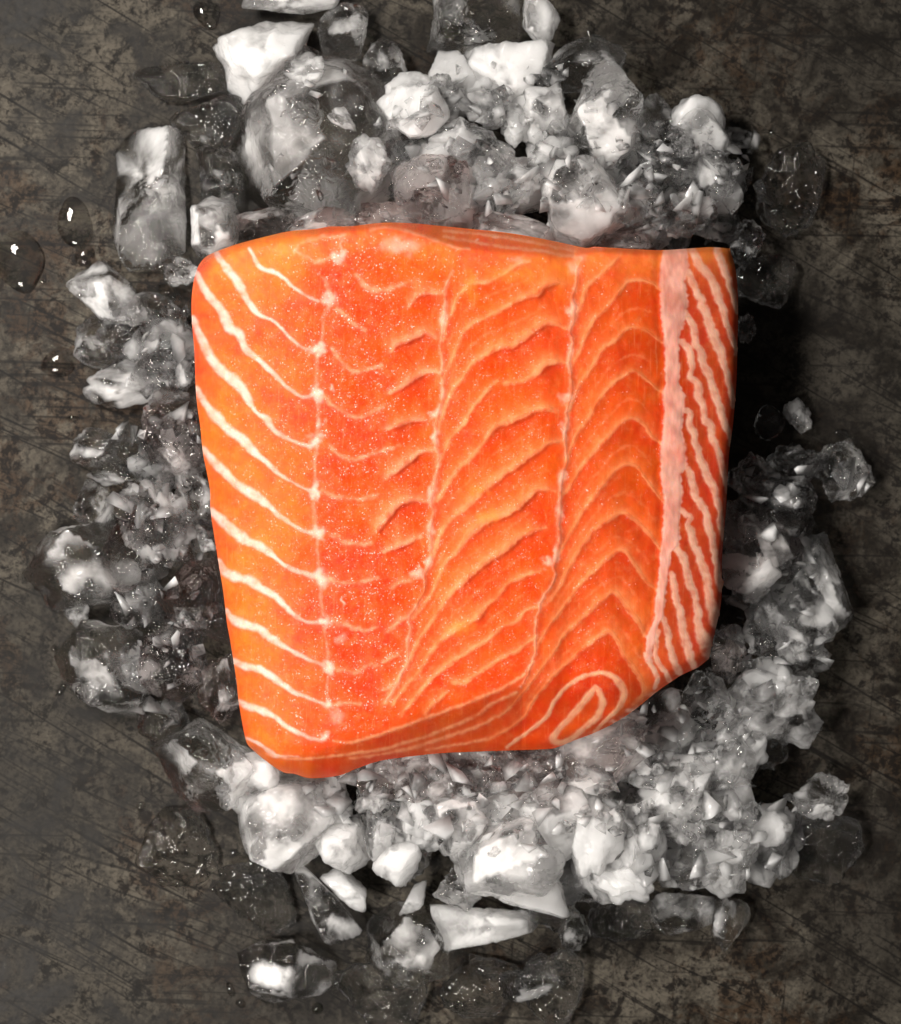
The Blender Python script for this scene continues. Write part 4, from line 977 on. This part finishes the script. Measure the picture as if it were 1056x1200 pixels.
# fine slush of splinters too small to count, lying over the heap
def slush(name, label, regions, seed, size):
    r = np.random.RandomState(seed)
    lib = [splinter(5000 + k) for k in range(40)]
    VV, FF, AA, nv = [], [], [], 0
    for (cx_, cy_), (hx, hy), k, fr in regions:
        for _ in range(k):
            a = r.uniform(0, 2 * np.pi); q = math.sqrt(r.rand())
            x = cx_ + hx * q * math.cos(a); y = cy_ + hy * q * math.sin(a)
            if in_outline(np.array(x), np.array(y)): continue
            zs, on_ice = surface_at(x, y)
            if not on_ice and r.rand() > .25: continue
            if on_ice and zs > 150 and r.rand() < .6: continue
            v, f, fq = lib[r.randint(len(lib))]
            w = size[0] * (size[1] / size[0]) ** (r.rand() ** 1.6)
            ax = r.normal(size=3); ax /= np.linalg.norm(ax); th = r.uniform(0, 6.28)
            Kx = np.array([[0, -ax[2], ax[1]], [ax[2], 0, -ax[0]], [-ax[1], ax[0], 0]])
            R = np.eye(3) + math.sin(th) * Kx + (1 - math.cos(th)) * Kx @ Kx
            vv = (v * np.array([1, r.uniform(.4, .9), r.uniform(.25, .6)]) * w / 2) @ R.T * S
            X, Y, Z = unproject(x, y, zs + w * .08)
            VV.append(vv + [float(X), float(Y), float(Z)]); FF.append(f + nv); AA.append(fq + fr - .16 + r.uniform(-.45, .45)); nv += len(v)
    me = mesh_from_arrays(name, np.vstack(VV), np.vstack(FF), False)
    at_ = me.attributes.new('frost', 'FLOAT', 'POINT'); at_.data.foreach_set('value', np.concatenate(AA).astype(np.float32))
    return tag(add_obj(name, me, ICE), label, 'ice', kind='stuff')
slush('crushed_ice_slush', 'fine crushed ice splinters scattered over the heap around the fillet', [
    ((590,165),(150,95),110,.66), ((800,215),(105,75),130,.58), ((560,930),(210,55),150,.74), ((820,930),(120,120),120,.66),
    ((905,700),(75,140),100,.5), ((200,600),(65,250),120,.42), ((180,400),(80,90),30,.3), ((940,560),(80,40),40,.4), ((400,170),(90,90),25,.5)], 3, (11, 40))

# ------------------------------------------------------------------ water drops
def drop(px, py, w, h, rot, hz, label, group=None, point=0.0):
    nr, na = 14, 40
    t = np.linspace(0, 1, nr)[:, None]; a = np.linspace(0, 2 * np.pi, na, endpoint=False)[None]
    rad = np.sin(t * np.pi / 2) ** .9
    out = 1 + .07 * np.sin(2 * a + px) + .05 * np.sin(3 * a + py) + point * np.exp(-((((a - 1.5 * np.pi + np.pi) % (2 * np.pi)) - np.pi) / .45) ** 2)
    x = rad * out * np.cos(a) * w / 2; y = rad * out * np.sin(a) * h / 2; z = np.cos(t * np.pi / 2) * np.ones_like(a) * hz
    k = S * CAMH / (CAMH - ZREF)
    v = np.stack([x * k, y * k, z * k - 0.00045], -1).reshape(-1, 3)
    i = np.arange(nr - 1)[:, None] * na; j = np.arange(na)[None]
    f = np.stack([i + j, i + na + j, i + na + (j + 1) % na, i + (j + 1) % na], -1).reshape(-1, 4)
    me = mesh_from_arrays('water_drop', v, f)
    o = add_obj('water_drop', me, WATER)
    X, Y, _ = unproject(px, py, 0)
    o.location = (float(X), float(Y), 0.0002); o.rotation_euler = (0, 0, math.radians(-rot))
    return tag(o, label, 'water drop', group)
drop(24, 304, 58, 62, -14, 9, 'large teardrop-shaped water drop at the left edge', point=.25)
drop(69, 425, 40, 34, 0, 7, 'round water drop left of the melting ice')
drop(242, 14, 30, 30, -20, 6, 'water drop with a tail at the upper left, near the white wedge', point=.5)
drop(88, 262, 40, 60, -20, 6, 'water splash drop between the tall slab and the left edge')
drop(100, 300, 24, 24, 0, 5, 'small water drop just below the splash drop')
for k, (x, y, s_) in enumerate([(692,38,9),(925,352,8),(908,378,8),(988,508,9),(62,690,7),(64,760,8),(72,808,8),(165,945,10),(282,1176,10),(270,1160,8),(372,1182,12),(50,330,6),(85,490,7),(610,1100,8),(830,1120,6),(905,155,8),(870,140,7),(300,1020,7),(276,1000,7)]):
    drop(x, y, s_, s_ * (1.2 if k % 3 else 2.2), 37 * k, s_ * .3, 'tiny bead of water on the bare steel', 'tiny water beads on the steel')
